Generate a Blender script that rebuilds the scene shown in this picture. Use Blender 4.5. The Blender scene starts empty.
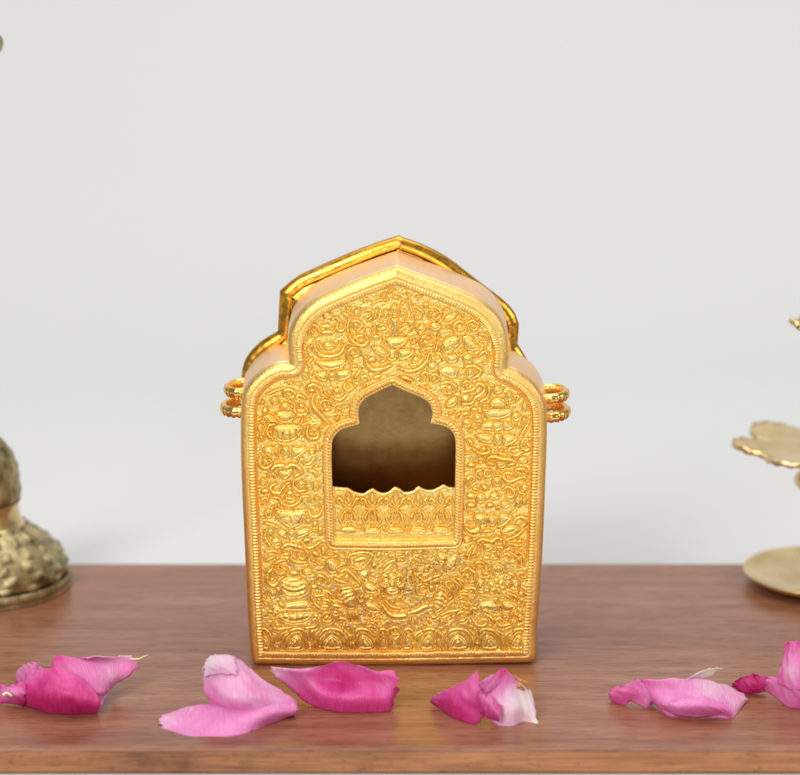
import bpy, math, random
import numpy as np
from mathutils import Vector

# ------------------------------------------------------------------ camera
CM = 0.01
PITCH = math.radians(14.0); FPX = 2330.0; CX, CY = 400.0, 387.5
CAMY, CAMZ = -65.9, 25.05                      # cm; box front stands on y = 0
sc = bpy.context.scene
cam_d = bpy.data.cameras.new('camera'); cam = bpy.data.objects.new('camera', cam_d)
sc.collection.objects.link(cam); sc.camera = cam
cam.location = (0, CAMY * CM, CAMZ * CM); cam.rotation_euler = (math.pi / 2 - PITCH, 0, 0)
cam_d.sensor_width = 36.0; cam_d.lens = 36.0 * FPX / 800.0
cam_d.clip_start = 0.02; cam_d.clip_end = 50
cam_d.dof.use_dof = True; cam_d.dof.focus_distance = 0.682; cam_d.dof.aperture_fstop = 9

# ------------------------------------------------------------------ light
w = bpy.data.worlds.new('World'); sc.world = w; w.use_nodes = True
bg = w.node_tree.nodes['Background']; bg.inputs[0].default_value = (1, 0.995, 0.985, 1); bg.inputs[1].default_value = 0.22
def area(name, loc, target, size, power, col=(1, 1, 1), sy=None):
    l = bpy.data.lights.new(name, 'AREA'); l.energy = power; l.color = col
    l.size = size
    if sy: l.shape = 'RECTANGLE'; l.size_y = sy
    o = bpy.data.objects.new(name, l); sc.collection.objects.link(o)
    o.location = loc
    o.rotation_euler = (Vector(target) - Vector(loc)).to_track_quat('-Z', 'Y').to_euler()
    return o
area('softbox_overhead', (0.05, 0.10, 1.3), (0, 0.15, 0), 1.2, 13.5, (1, 1, 1))
area('softbox_front', (-0.55, -0.95, 0.75), (0, 0, 0.06), 0.42, 9.5, (1, 0.98, 0.95))
area('softbox_low', (0.1, -1.25, 0.22), (0, 0, 0.05), 0.5, 3.2, (1, 0.98, 0.95))
area('softbox_side', (0.9, -0.45, 0.5), (0, 0, 0.06), 0.4, 2.6, (1, 0.98, 0.95))
sc.view_settings.view_transform = 'Standard'; sc.view_settings.look = 'None'
sc.view_settings.exposure = 0.0; sc.view_settings.gamma = 1.0
sc.render.engine = 'CYCLES'

# ------------------------------------------------------------------ projection helpers (cm)
cp, sp_ = math.cos(PITCH), math.sin(PITCH)
def ray(px, py):
    a = (np.asarray(px, float) - CX) / FPX; b = -(np.asarray(py, float) - CY) / FPX
    return a, cp + b * sp_, -sp_ + b * cp
def atY(px, py, Y=0.0):
    dx, dy, dz = ray(px, py); t = (Y - CAMY) / dy
    return np.stack([dx * t, np.zeros_like(dx * t) + Y, CAMZ + dz * t], -1)
def atZ(px, py, z=0.0):
    dx, dy, dz = ray(px, py); t = (z - CAMZ) / dz
    return np.stack([dx * t, CAMY + dy * t, CAMZ + dz * t], -1)

# ------------------------------------------------------------------ object helpers
def link(o, parent=None):
    sc.collection.objects.link(o)
    if parent is not None: o.parent = parent
    return o
def mesh(name, verts, faces, mat, parent=None, origin=(0, 0, 0), smooth=True, flip=False):
    """verts in cm, world coordinates; origin (cm) is the parent's place."""
    v = (np.asarray(verts, float) - np.asarray(origin, float)) * CM
    me = bpy.data.meshes.new(name)
    if isinstance(faces, np.ndarray):
        me.vertices.add(len(v)); me.vertices.foreach_set('co', v.ravel().astype(np.float32))
        n = len(faces); k = faces.shape[1]
        f = faces[:, ::-1] if flip else faces
        me.loops.add(n * k); me.loops.foreach_set('vertex_index', f.ravel().astype(np.int32))
        me.polygons.add(n); me.polygons.foreach_set('loop_start', np.arange(0, n * k, k, dtype=np.int32))
        me.update(calc_edges=True)
    else:
        me.from_pydata([tuple(p) for p in v], [], [tuple(reversed(q)) if flip else q for q in faces]); me.update()
    me.validate()
    me.polygons.foreach_set('use_smooth', [smooth] * len(me.polygons))
    me.materials.append(mat)
    o = bpy.data.objects.new(name, me); link(o, parent)
    if parent is None: o.location = Vector(origin) * CM
    return o
def empty(name, loc):
    o = bpy.data.objects.new(name, None); link(o); o.location = Vector([float(c) for c in loc]) * CM
    o.empty_display_size = 0.01; return o
def tag(o, label=None, cat=None, group=None, kind=None):
    if label: o['label'] = label
    if cat: o['category'] = cat
    if group: o['group'] = group
    if kind: o['kind'] = kind
    return o

# ------------------------------------------------------------------ materials
def newmat(name):
    m = bpy.data.materials.new(name); m.use_nodes = True
    nt = m.node_tree; return m, nt, nt.nodes['Principled BSDF']
def N(nt, t, **kw):
    n = nt.nodes.new(t)
    for k, v in kw.items():
        if k.startswith('i_'): n.inputs[k[2:].replace('_', ' ')].default_value = v
        else: setattr(n, k, v)
    return n
def ramp(nt, fac, stops):
    r = nt.nodes.new('ShaderNodeValToRGB'); e = r.color_ramp.elements
    e[0].position, e[0].color = stops[0][0], (*stops[0][1], 1)
    e[1].position, e[1].color = stops[-1][0], (*stops[-1][1], 1)
    for p, c in stops[1:-1]:
        q = e.new(p); q.color = (*c, 1)
    nt.links.new(fac, r.inputs[0]); return r.outputs[0]
def noise(nt, scale, detail=4, rough=0.55, vec=None, mapscale=None):
    tc = nt.nodes.new('ShaderNodeTexCoord'); src = tc.outputs['Object']
    if mapscale:
        mp = nt.nodes.new('ShaderNodeMapping'); mp.inputs['Scale'].default_value = mapscale
        nt.links.new(src, mp.inputs[0]); src = mp.outputs[0]
    n = nt.nodes.new('ShaderNodeTexNoise'); n.inputs['Scale'].default_value = scale
    n.inputs['Detail'].default_value = detail; n.inputs['Roughness'].default_value = rough
    nt.links.new(src, n.inputs['Vector']); return n.outputs['Fac']
def bump(nt, b, hgt, dist, strength=1.0):
    n = nt.nodes.new('ShaderNodeBump'); n.inputs['Distance'].default_value = dist; n.inputs['Strength'].default_value = strength
    nt.links.new(hgt, n.inputs['Height']); nt.links.new(n.outputs[0], b.inputs['Normal']); return n

def gold(name, ca, cb, r0, r1, bscale, bdist, coat=0.0, nscale=60, metal=1.0):
    m, nt, b = newmat(name)
    b.inputs['Metallic'].default_value = metal
    nt.links.new(ramp(nt, noise(nt, nscale, 5), [(0.3, ca), (0.7, cb)]), b.inputs['Base Color'])
    mr = nt.nodes.new('ShaderNodeMapRange'); mr.inputs[1].default_value = 0.3; mr.inputs[2].default_value = 0.7
    mr.inputs[3].default_value = r0; mr.inputs[4].default_value = r1
    nt.links.new(noise(nt, nscale * 7, 4), mr.inputs[0]); nt.links.new(mr.outputs[0], b.inputs['Roughness'])
    bump(nt, b, noise(nt, bscale, 5, 0.6), bdist)
    b.inputs['Coat Weight'].default_value = coat; b.inputs['Coat Roughness'].default_value = 0.25
    return m
M_relief = gold('relief_gold', (1.0, 0.645, 0.15), (1.0, 0.765, 0.26), 0.25, 0.40, 1500, 0.00020)
# tarnish specks: a sparse scatter, dense in one worn patch below the window
def specks(m, centre=None):
    nt = m.node_tree; b = nt.nodes['Principled BSDF']; old = b.inputs['Base Color'].links[0].from_socket
    n1 = noise(nt, 1500, 3, 0.7); add = N(nt, 'ShaderNodeMath', operation='ADD'); nt.links.new(n1, add.inputs[0])
    tc = N(nt, 'ShaderNodeTexCoord'); vd = N(nt, 'ShaderNodeVectorMath', operation='DISTANCE'); vd.inputs[1].default_value = centre
    nt.links.new(tc.outputs['Object'], vd.inputs[0])
    mr = N(nt, 'ShaderNodeMapRange'); mr.inputs[1].default_value = 0.001; mr.inputs[2].default_value = 0.013; mr.inputs[3].default_value = 0.065; mr.inputs[4].default_value = 0.0
    nt.links.new(vd.outputs['Value'], mr.inputs[0]); nt.links.new(mr.outputs[0], add.inputs[1])
    k = ramp(nt, add.outputs[0], [(0.0, (1, 1, 1)), (0.615, (1, 1, 1)), (0.655, (0.28, 0.16, 0.10)), (1.0, (0.2, 0.1, 0.06))])
    mx = N(nt, 'ShaderNodeMix', data_type='RGBA', blend_type='MULTIPLY'); mx.inputs[0].default_value = 1.0
    nt.links.new(old, mx.inputs[6]); nt.links.new(k, mx.inputs[7]); nt.links.new(mx.outputs[2], b.inputs['Base Color'])
pc_ = atY(419, 576, 0.0) - np.array([float(atY(396, 666)[0]), 2.0, 0.0]); specks(M_relief, tuple(float(c) * CM for c in pc_))
M_border = gold('border_gold', (0.98, 0.58, 0.155), (1.0, 0.69, 0.24), 0.34, 0.48, 1400, 0.00018)
M_wall = gold('side_gold', (0.98, 0.64, 0.33), (1.0, 0.73, 0.45), 0.40, 0.55, 500, 0.00006, coat=0.08)
M_flange = gold('flange_gold', (0.62, 0.29, 0.035), (0.80, 0.42, 0.06), 0.20, 0.36, 200, 0.00010)
M_ring = gold('ring_gold', (1.0, 0.56, 0.13), (1.0, 0.70, 0.22), 0.16, 0.28, 300, 0.00005)
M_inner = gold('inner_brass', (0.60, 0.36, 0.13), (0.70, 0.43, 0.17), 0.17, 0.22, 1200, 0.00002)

# wood
def wood(name, dark, mid, light, rough, vert=False):
    m, nt, b = newmat(name)
    f1 = noise(nt, 22, 6, 0.6, mapscale=(0.9, 9, 9))
    f2 = noise(nt, 160, 5, 0.65, mapscale=(0.5, 8, 8))
    f3 = noise(nt, 5, 3, 0.5, mapscale=(1, 3, 3))
    a = N(nt, 'ShaderNodeMath', operation='MULTIPLY_ADD'); a.inputs[1].default_value = 0.45
    nt.links.new(f2, a.inputs[0])
    s = N(nt, 'ShaderNodeMath', operation='MULTIPLY'); s.inputs[1].default_value = 0.4; nt.links.new(f1, s.inputs[0]); nt.links.new(s.outputs[0], a.inputs[2])
    a2 = N(nt, 'ShaderNodeMath', operation='MULTIPLY_ADD'); a2.inputs[1].default_value = 0.3
    nt.links.new(f3, a2.inputs[0]); nt.links.new(a.outputs[0], a2.inputs[2])
    col = ramp(nt, a2.outputs[0], [(0.40, dark), (0.56, mid), (0.72, light)])
    # dark open pores, short along the grain
    pv = noise(nt, 420, 2, 0.5, mapscale=(0.35, 3, 3) if not vert else (0.8, 1.6, 1.6))
    pr = ramp(nt, pv, [(0.57, (1, 1, 1)), (0.66, (0.35, 0.3, 0.28))] if not vert else [(0.60, (1, 1, 1)), (0.70, (0.45, 0.40, 0.36))])
    mx = N(nt, 'ShaderNodeMix', data_type='RGBA', blend_type='MULTIPLY'); mx.inputs[0].default_value = 0.5
    nt.links.new(col, mx.inputs[6]); nt.links.new(pr, mx.inputs[7])
    nt.links.new(mx.outputs[2], b.inputs['Base Color'])
    b.inputs['Roughness'].default_value = rough
    bump(nt, b, a2.outputs[0], 0.0004, 0.12)
    if vert:
        st = ramp(nt, noise(nt, 9, 5, 0.7, mapscale=(2.2, 1, 1.5)), [(0.30, (0.38, 0.30, 0.26)), (0.46, (1, 1, 1)), (0.62, (1, 1, 1)), (0.75, (1.12, 1.05, 1.0))])
        m2 = N(nt, 'ShaderNodeMix', data_type='RGBA', blend_type='MULTIPLY'); m2.inputs[0].default_value = 1.0
        nt.links.new(mx.outputs[2], m2.inputs[6]); nt.links.new(st, m2.inputs[7]); nt.links.new(m2.outputs[2], b.inputs['Base Color'])
    return m, nt, b
M_wood, nt, b = wood('board_top_wood', (0.115, 0.038, 0.018), (0.245, 0.094, 0.047), (0.35, 0.158, 0.092), 0.25)
b.inputs['Specular IOR Level'].default_value = 0.42
M_edge, nt, b = wood('board_edge_wood', (0.17, 0.065, 0.025), (0.34, 0.135, 0.05), (0.47, 0.205, 0.08), 0.45, True)

m, nt, b = newmat('pale_paper'); M_back = m
nt.links.new(ramp(nt, noise(nt, 3, 2), [(0.3, (0.615, 0.615, 0.618)), (0.7, (0.63, 0.63, 0.633))]), b.inputs['Base Color'])
b.inputs['Roughness'].default_value = 0.9

def brass(name, dark, mid, light, rough, bs, bd):
    m, nt, b = newmat(name); b.inputs['Metallic'].default_value = 0.85
    nt.links.new(ramp(nt, noise(nt, bs, 4), [(0.32, dark), (0.5, mid), (0.68, light)]), b.inputs['Base Color'])
    b.inputs['Roughness'].default_value = rough
    bump(nt, b, noise(nt, bs, 3), bd); return m
M_brass_old = brass('aged_brass', (0.16, 0.12, 0.05), (0.40, 0.32, 0.16), (0.60, 0.50, 0.27), 0.45, 150, 0.0001)
M_brass_new = brass('polished_brass', (0.60, 0.42, 0.18), (0.74, 0.55, 0.26), (0.80, 0.62, 0.33), 0.26, 120, 0.0003)

def petalmat(name, stops):
    m, nt, b = newmat(name)
    at = N(nt, 'ShaderNodeAttribute', attribute_name='tone')
    nz = noise(nt, 130, 5, 0.6)
    s = N(nt, 'ShaderNodeMath', operation='MULTIPLY_ADD'); s.inputs[1].default_value = 0.34; s.inputs[2].default_value = -0.17
    nt.links.new(nz, s.inputs[0])
    a = N(nt, 'ShaderNodeMath', operation='ADD'); nt.links.new(at.outputs['Fac'], a.inputs[0]); nt.links.new(s.outputs[0], a.inputs[1])
    uv = N(nt, 'ShaderNodeUVMap'); mp = N(nt, 'ShaderNodeMapping'); mp.inputs['Scale'].default_value = (4, 60, 1)
    n2 = N(nt, 'ShaderNodeTexNoise'); n2.inputs['Scale'].default_value = 1.0; n2.inputs['Detail'].default_value = 3
    nt.links.new(uv.outputs[0], mp.inputs[0]); nt.links.new(mp.outputs[0], n2.inputs['Vector'])
    a2 = N(nt, 'ShaderNodeMath', operation='MULTIPLY_ADD'); a2.inputs[1].default_value = 0.22
    nt.links.new(n2.outputs['Fac'], a2.inputs[0]); nt.links.new(a.outputs[0], a2.inputs[2])
    a3 = N(nt, 'ShaderNodeMath', operation='SUBTRACT'); a3.inputs[1].default_value = 0.11; nt.links.new(a2.outputs[0], a3.inputs[0])
    col = ramp(nt, a3.outputs[0], stops); nt.links.new(col, b.inputs['Base Color'])
    b.inputs['Roughness'].default_value = 0.42
    b.inputs['Subsurface Weight'].default_value = 0.25; b.inputs['Subsurface Radius'].default_value = (0.004, 0.001, 0.002)
    b.inputs['Subsurface Scale'].default_value = 0.5
    b.inputs['Sheen Weight'].default_value = 0.0
    add = N(nt, 'ShaderNodeMath', operation='ADD'); nt.links.new(n2.outputs['Fac'], add.inputs[0]); nt.links.new(nz, add.inputs[1])
    bump(nt, b, add.outputs[0], 0.00035, 0.7)
    return m
M_petal = petalmat('rose_petal', [(0.0, (0.76, 0.68, 0.46)), (0.13, (0.76, 0.52, 0.60)), (0.37, (0.72, 0.20, 0.45)), (0.66, (0.66, 0.055, 0.26)), (0.84, (0.50, 0.010, 0.13)), (1.0, (0.22, 0.004, 0.03))])
m, nt, b = newmat('petal_stem'); M_stem = m
nt.links.new(ramp(nt, noise(nt, 300), [(0.3, (0.60, 0.50, 0.20)), (0.7, (0.78, 0.70, 0.42))]), b.inputs['Base Color']); b.inputs['Roughness'].default_value = 0.5
m, nt, b = newmat('dried_stamen'); M_stamen = m
nt.links.new(ramp(nt, noise(nt, 900), [(0.3, (0.35, 0.13, 0.02)), (0.7, (0.62, 0.30, 0.06))]), b.inputs['Base Color'])

# ------------------------------------------------------------------ setting
# pale sweep: flat under the board, coved up into the wall
prof = [(-20, -0.74)]
prof += [(40, -0.74)]
for k in range(1, 17):
    a = k / 16 * math.pi / 2; prof.append((40 + 40 * math.sin(a), -0.74 + 40 * (1 - math.cos(a))))
prof.append((80, 260))
v = []; f = []
for i, (y, z) in enumerate(prof): v += [(-260, y, z), (260, y, z)]
for i in range(len(prof) - 1): f.append((2 * i, 2 * i + 1, 2 * i + 3, 2 * i + 2))
tag(mesh('backdrop', v, f, M_back), kind='structure')

# wooden board
YF = float(atZ(400, 749.5)[1]); YB = float(atZ(400, 563)[1]); TH = 0.70
rr = 0.07
bp = []      # profile from back-top, to front, rounded lip with a fine bead line
bp += [(YB, -0.10), (YB - 0.05, -0.03), (YB - 0.12, 0.0), (YF + 0.22, 0.0), (YF + 0.20, -0.012), (YF + 0.17, -0.012), (YF + 0.15, 0.0)]
for k in range(7):
    a = k / 6 * math.pi / 2; bp.append((YF + 0.09 - 0.09 * math.sin(a), -0.09 + 0.09 * math.cos(a)))
ntop = len(bp)
bp2 = [bp[-1], (YF + 0.0, -TH + 0.06), (YF + 0.04, -TH), (YB, -TH), (YB, -0.10)]
XS = np.linspace(-45, 45, 61)
board = empty('wooden_board', (0, (YF + YB) / 2, -TH))
tag(board, 'polished brown wooden board with orange front edge, under the gold box and petals', 'board')
def extr(prf, name, mat):
    n = len(prf); v = [(x, y, z) for x in XS for (y, z) in prf]
    f = [(i * n + j, i * n + j + 1, (i + 1) * n + j + 1, (i + 1) * n + j) for i in range(len(XS) - 1) for j in range(n - 1)]
    return mesh(name, v, f, mat, board, (0, (YF + YB) / 2, -TH), smooth=False)
extr(bp, 'board_top', M_wood); extr(bp2, 'board_edge', M_edge)

# ------------------------------------------------------------------ curves and distance fields (photo pixels on the face plane)
def catmull(P, n=8, closed=False):
    P = np.asarray(P, float)
    if len(P) < 3 and not closed:
        t = np.linspace(0, 1, n + 1)[:, None]; return P[0] * (1 - t) + P[-1] * t
    Q = np.vstack([P[-1], P, P[0], P[1]]) if closed else np.vstack([2 * P[0] - P[1], P, 2 * P[-1] - P[-2]])
    out = []; m = len(P) if closed else len(P) - 1
    for i in range(m):
        a, b_, c, d = Q[i:i + 4]
        for k in range(n):
            t = k / n
            out.append(0.5 * (2 * b_ + (c - a) * t + (2 * a - 5 * b_ + 4 * c - d) * t * t + (3 * b_ - a - 3 * c + d) * t ** 3))
    if not closed: out.append(P[-1])
    return np.array(out)
def segs(*parts, n=5):
    """sharp-cornered chain of smooth pieces"""
    out = []
    for p in parts:
        c = catmull(p, n); out.append(c[:-1])
    out.append(np.array([parts[-1][-1]], float)); return np.vstack(out)
def dist_poly(X, Y, P, closed=True, side=True):
    """distance, arc position, nearest point, inside flag"""
    sh = X.shape; x = X.ravel(); y = Y.ravel()
    A = P; B = np.roll(P, -1, 0) if closed else P[1:]
    A = A if closed else P[:-1]
    best = np.full(x.shape, 1e9); s = np.zeros_like(x); nx = np.zeros_like(x); ny = np.zeros_like(x)
    ins = np.zeros(x.shape, bool); acc = 0.0
    for a, b_ in zip(A, B):
        dx, dy = b_ - a; L2 = dx * dx + dy * dy
        if L2 < 1e-12: continue
        t = np.clip(((x - a[0]) * dx + (y - a[1]) * dy) / L2, 0, 1)
        qx = a[0] + t * dx; qy = a[1] + t * dy
        d = (x - qx) ** 2 + (y - qy) ** 2
        m = d < best; L = math.sqrt(L2)
        best[m] = d[m]; s[m] = acc + t[m] * L; nx[m] = qx[m]; ny[m] = qy[m]; acc += L
        if closed and side:
            c = ((a[1] > y) != (b_[1] > y))
            if dy != 0:
                c &= x < (dx * (y - a[1]) / dy + a[0]); ins ^= c
    return np.sqrt(best).reshape(sh), s.reshape(sh), nx.reshape(sh), ny.reshape(sh), ins.reshape(sh)

# outline of the front (right half, then left half)
F_top_L = [(396.5, 267), (376, 274), (352, 283), (329, 293), (312, 302), (299, 314), (291, 327), (287.5, 341), (288, 353), (289.5, 363)]
F_sh_L = [(289.5, 363), (274, 365), (257.5, 375), (246, 388), (241.3, 402), (240.3, 440), (241.2, 480), (244, 540), (246, 585), (248, 626), (250, 652), (251.5, 661), (255.5, 665.7)]
F_bot = [(255.5, 665.7), (320, 666.5), (400, 666.4), (475, 665.2), (520, 664.3), (531, 663.2)]
F_sh_R = [(531, 663.2), (535.6, 659), (537.2, 648), (537.8, 626), (541, 584), (543.5, 540), (546, 480), (547.4, 424), (544.8, 402), (535, 385), (521, 374), (508, 368)]
F_top_R = [(508, 368), (509, 352), (506, 332), (498, 316), (484, 303), (466.6, 294), (441, 283.5), (415.5, 274), (396.5, 267)]
PER = 8
OUT = segs(F_top_L, F_sh_L, F_bot, F_sh_R, F_top_R, n=PER)[:-1]
OUTC = OUT
# window opening incl. parapet panel
W_pts = segs([(392.8, 384.7), (378.8, 391), (366.6, 397.5), (360.4, 404), (358.3, 412), (359.7, 424)],
             [(359.7, 424), (351.9, 426.2), (342, 429.2), (335, 435.5), (332, 444), (331.8, 468), (333, 500), (334.5, 541)],
             [(334.5, 541), (395, 541.5), (453.5, 540)],
             [(453.5, 540), (454.6, 500), (455.3, 468), (455.5, 444), (453.4, 433.7), (447.5, 427.6), (438, 424.4), (430.3, 423.4)],
             [(430.3, 423.4), (432.3, 413), (429, 403), (420.5, 397), (405.8, 391), (392.8, 384.7)], n=5)[:-1]
wavy = [(333.2, 487), (340, 488), (348, 489), (353, 493), (359, 495.5), (364, 495.5), (368, 492), (372.7, 489.5), (377, 493), (383, 495.5), (389, 493), (392, 489.5), (395, 487.5), (400, 490), (404, 494), (408, 494), (413, 492), (416, 488.5), (419, 486.5), (423, 489.5), (428, 491.5), (433, 491), (438, 488), (442, 485), (445, 484.6), (449, 487), (455, 488)]
wavy = [(a_, 490.5 + (b2 - 490.5) * 0.75) for a_, b2 in wavy]; WV = catmull(wavy, 4)
# hole polygon: W above the wavy line
top = W_pts.copy(); ang = []
L_i = [i for i, p in enumerate(W_pts) if p[0] < 345 and p[1] > 487][0]
R_i = [i for i, p in enumerate(W_pts) if p[0] > 440 and p[1] < 487][0]
HOLE = np.vstack([W_pts[:L_i], WV, W_pts[R_i:]])

STEP = 0.42
gx = np.arange(237.5, 550.6, STEP); gy = np.arange(264, 669, STEP)
GX, GY = np.meshgrid(gx, gy)
Do, So, NXo, NYo, Io = dist_poly(GX, GY, OUTC)
Dw = np.full(GX.shape, 60.0); Sw = np.zeros(GX.shape); Iw = np.zeros(GX.shape, bool)
Dh = np.full(GX.shape, 60.0); NXh = GX.copy(); NYh = GX.copy(); Ih = np.zeros(GX.shape, bool)
xs = slice(int((315 - gx[0]) / STEP), int((472 - gx[0]) / STEP)); ys = slice(int((366 - gy[0]) / STEP), int((560 - gy[0]) / STEP))
Dw[ys, xs], Sw[ys, xs], _, _, Iw[ys, xs] = dist_poly(GX[ys, xs], GY[ys, xs], W_pts)
Dh[ys, xs], _, NXh[ys, xs], NYh[ys, xs], Ih[ys, xs] = dist_poly(GX[ys, xs], GY[ys, xs], HOLE)
PHI = np.where(Iw, -Dw, Dw)          # distance outside the window opening

# ------------------------------------------------------------------ the chased relief, motif by motif
FLD = (Do > 16.5) & Io & (PHI > 9.6)
FLD &= GY < 651
# the bottom margin is narrower than the sides
FLDb = Io & (GY > 560) & (GY < 650) & (Do > 13.5) & (GX > 262) & (GX < 529) & (PHI > 9.6)
H = np.zeros(GX.shape); OCC = np.zeros(GX.shape, bool)
def box(P, m):
    x0 = max(0, int((P[:, 0].min() - m - gx[0]) / STEP)); x1 = min(len(gx), int((P[:, 0].max() + m - gx[0]) / STEP) + 2)
    y0 = max(0, int((P[:, 1].min() - m - gy[0]) / STEP)); y1 = min(len(gy), int((P[:, 1].max() + m - gy[0]) / STEP) + 2)
    return slice(y0, y1), slice(x0, x1)
GRV = 1.3
class Tile:
    def __init__(s, ox, oy, k=9.6875): s.o = np.array([ox, oy], float); s.k = k
    def c(s, P): return s.o + np.asarray(P, float) / s.k
    def S(s, wd, *P):                       # a raised rounded scroll
        wd *= 0.88; P = catmull(s.c(P), 6); b_ = box(P, wd + 2)
        X, Y = GX[b_], GY[b_]; d, sa = dist_poly(X, Y, P, closed=False)[:2]
        LL = max(sa.max(), 1e-6); h = H[b_]; r = wd * (0.62 + 0.56 * np.sin(np.pi * np.clip(sa / LL, 0.04, 0.96)) ** 0.6); m = d < r
        prof_ = 0.25 + 0.85 * r * np.sqrt(np.clip(1 - (d / r) ** 2, 0, 1)) 
        g = (d >= r) & (d < r + GRV)
        h[g] = np.minimum(h[g], -3.1 + 1.2 * np.abs((d[g] - r[g]) / GRV - 0.5)); h[m] = prof_[m]; OCC[b_] |= d < r + GRV
    def P(s, *P, hh=1.9, wd=2.3, lines=()): # a raised closed shape
        P = catmull(s.c(P), 5, closed=True); b_ = box(P, 3)
        X, Y = GX[b_], GY[b_]; d, _, _, _, i = dist_poly(X, Y, P)
        h = H[b_]; wd = min(wd, max(d[i].max() if i.any() else 1, 0.8)); t = np.clip(d / wd, 0, 1)
        pr = 0.2 + hh * np.sqrt(np.clip(1 - (1 - t) ** 2, 0, 1)) * min(1, wd / 2.4 + .2) + 0.10 * np.clip(d - wd, 0, 6)
        if i.any() and d[i].max() > 2.9: pr = pr - 1.0 * np.exp(-((d - 2.1) / 0.45) ** 2)
        g = (~i) & (d < GRV); h[g] = np.minimum(h[g], -3.4); h[i] = pr[i]; OCC[b_] |= i | (d < GRV)
        for l in lines: s.L(*l)
    def D(s, cx, cy, a, b_, rot=0, **kw):
        t = np.linspace(0, 2 * np.pi, 10, endpoint=False); r = math.radians(rot)
        x = a * np.cos(t); y = b_ * np.sin(t)
        s.P(*np.stack([cx + x * math.cos(r) - y * math.sin(r), cy + x * math.sin(r) + y * math.cos(r)], -1), **kw)
    def R(s, cx, cy, r, wd=1.3):            # ring with a bead in it
        t = np.linspace(0, 2 * np.pi, 13); s.S(wd, *np.stack([cx + r * np.cos(t), cy + r * np.sin(t)], -1))
        if r / s.k > 3.2: s.D(cx, cy, (r / s.k - 2.4) * s.k, (r / s.k - 2.4) * s.k)
    def L(s, *P, wd=0.7, dp=1.5):          # incised line
        P = catmull(s.c(P), 5); b_ = box(P, 2); X, Y = GX[b_], GY[b_]
        d = dist_poly(X, Y, P, closed=False)[0]; H[b_] -= dp * np.exp(-(d / wd) ** 2)

T = Tile(285, 270)
T.S(1.5, (250, 640), (235, 580), (270, 530), (320, 560), (330, 610), (300, 640), (272, 605)); T.D(415, 440, 40, 32)
T.S(1.5, (460, 480), (500, 460), (520, 500), (500, 560), (540, 590), (590, 560), (575, 520)); T.D(400, 545, 50, 24); T.D(410, 605, 60, 26)
T.R(685, 410, 40); T.S(1.7, (620, 480), (608, 580), (660, 660), (740, 690)); T.S(1.3, (650, 570), (650, 510), (700, 490), (745, 540), (700, 590))
T.D(195, 640, 28, 46); T.D(170, 725, 34, 22); T.S(1.2, (280, 700), (262, 750), (300, 790)); T.D(590, 430, 40, 18, 30)
T = Tile(355, 270)
T.P((172, 520), (200, 440), (250, 490), (385, 470), (520, 490), (560, 430), (580, 520), (520, 605), (430, 650), (370, 660), (270, 635), (205, 590), hh=1.2, wd=2)
T.D(385, 385, 36, 55); T.D(297, 440, 33, 58); T.D(465, 430, 33, 52); T.P((350, 475), (385, 460), (430, 475), (425, 560), (415, 640), (375, 640), (350, 560), hh=2.3)
T.D(275, 565, 55, 50, lines=[((235, 560), (285, 535), (320, 560))]); T.D(485, 560, 42, 52, lines=[((455, 560), (500, 530), (520, 560))])
T.P((275, 655), (400, 668), (510, 650), (490, 710), (400, 752), (310, 730), lines=[((310, 690), (400, 712), (480, 690))])
T.S(1.4, (580, 350), (645, 395), (630, 465), (585, 445)); T.P((600, 560), (650, 525), (690, 560), (640, 620), (610, 600)); T.R(700, 700, 58, 1.6)
T.D(130, 592, 34, 34); T.R(55, 690, 55, 1.5); T.D(15, 410, 30, 33); T.S(1.4, (80, 405), (150, 385), (170, 445), (125, 495)); T.S(1.0, (180, 315), (240, 290), (310, 290)); T.D(400, 265, 30, 18)
T.S(1.2, (520, 300), (540, 370), (570, 420)); T.S(1.2, (215, 380), (200, 440), (180, 470)); T.D(690, 340, 28, 28); T.D(745, 440, 34, 40); T.D(205, 650, 34, 26)
T = Tile(425, 280)
T.S(1.5, (40, 265), (120, 270), (150, 330), (110, 380), (72, 350), (100, 315)); T.D(100, 450, 55, 44); T.P((180, 390), (215, 340), (310, 315), (290, 360), (230, 400))
T.R(340, 462, 60, 1.5); T.S(1.4, (400, 425), (460, 392), (512, 430), (480, 485), (440, 465)); 
T.P((160, 670), (170, 600), (240, 552), (322, 545), (330, 620), (270, 680), (200, 715), wd=4); T.P((367, 545), (440, 540), (490, 600), (525, 660), (470, 690), (400, 670), (367, 610), wd=4)
T.D(262, 748, 55, 34); T.D(430, 745, 55, 42); T.S(1.3, (530, 520), (595, 540), (595, 600), (545, 592)); T.S(1.3, (510, 745), (580, 695), (625, 760)); T.D(345, 690, 16, 24)
T.D(60, 600, 40, 40); T.S(1.2, (90, 740), (110, 660), (130, 600))
T = Tile(390, 330)
T.P((545, 270), (570, 240), (630, 228), (662, 270), (640, 312), (590, 322), (550, 300)); T.P((712, 260), (760, 230), (800, 250), (790, 320), (725, 312))
T.P((480, 390), (560, 352), (640, 370), (645, 455), (590, 468), (530, 440), (490, 430), wd=3); T.D(690, 422, 36, 48); T.P((738, 385), (790, 352), (815, 440), (745, 462))
T.S(1.6, (400, 85), (335, 60), (303, 120), (340, 180), (405, 170)); T.D(390, 110, 18, 18); T.D(345, 120, 26, 30)
T.S(1.4, (402, 235), (430, 300), (490, 290), (488, 235), (452, 225)); T.D(412, 355, 48, 50); T.S(1.3, (310, 495), (312, 430), (350, 412), (382, 450), (350, 485)); T.S(1.3, (390, 500), (402, 440), (450, 432), (474, 470), (440, 510))
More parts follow.
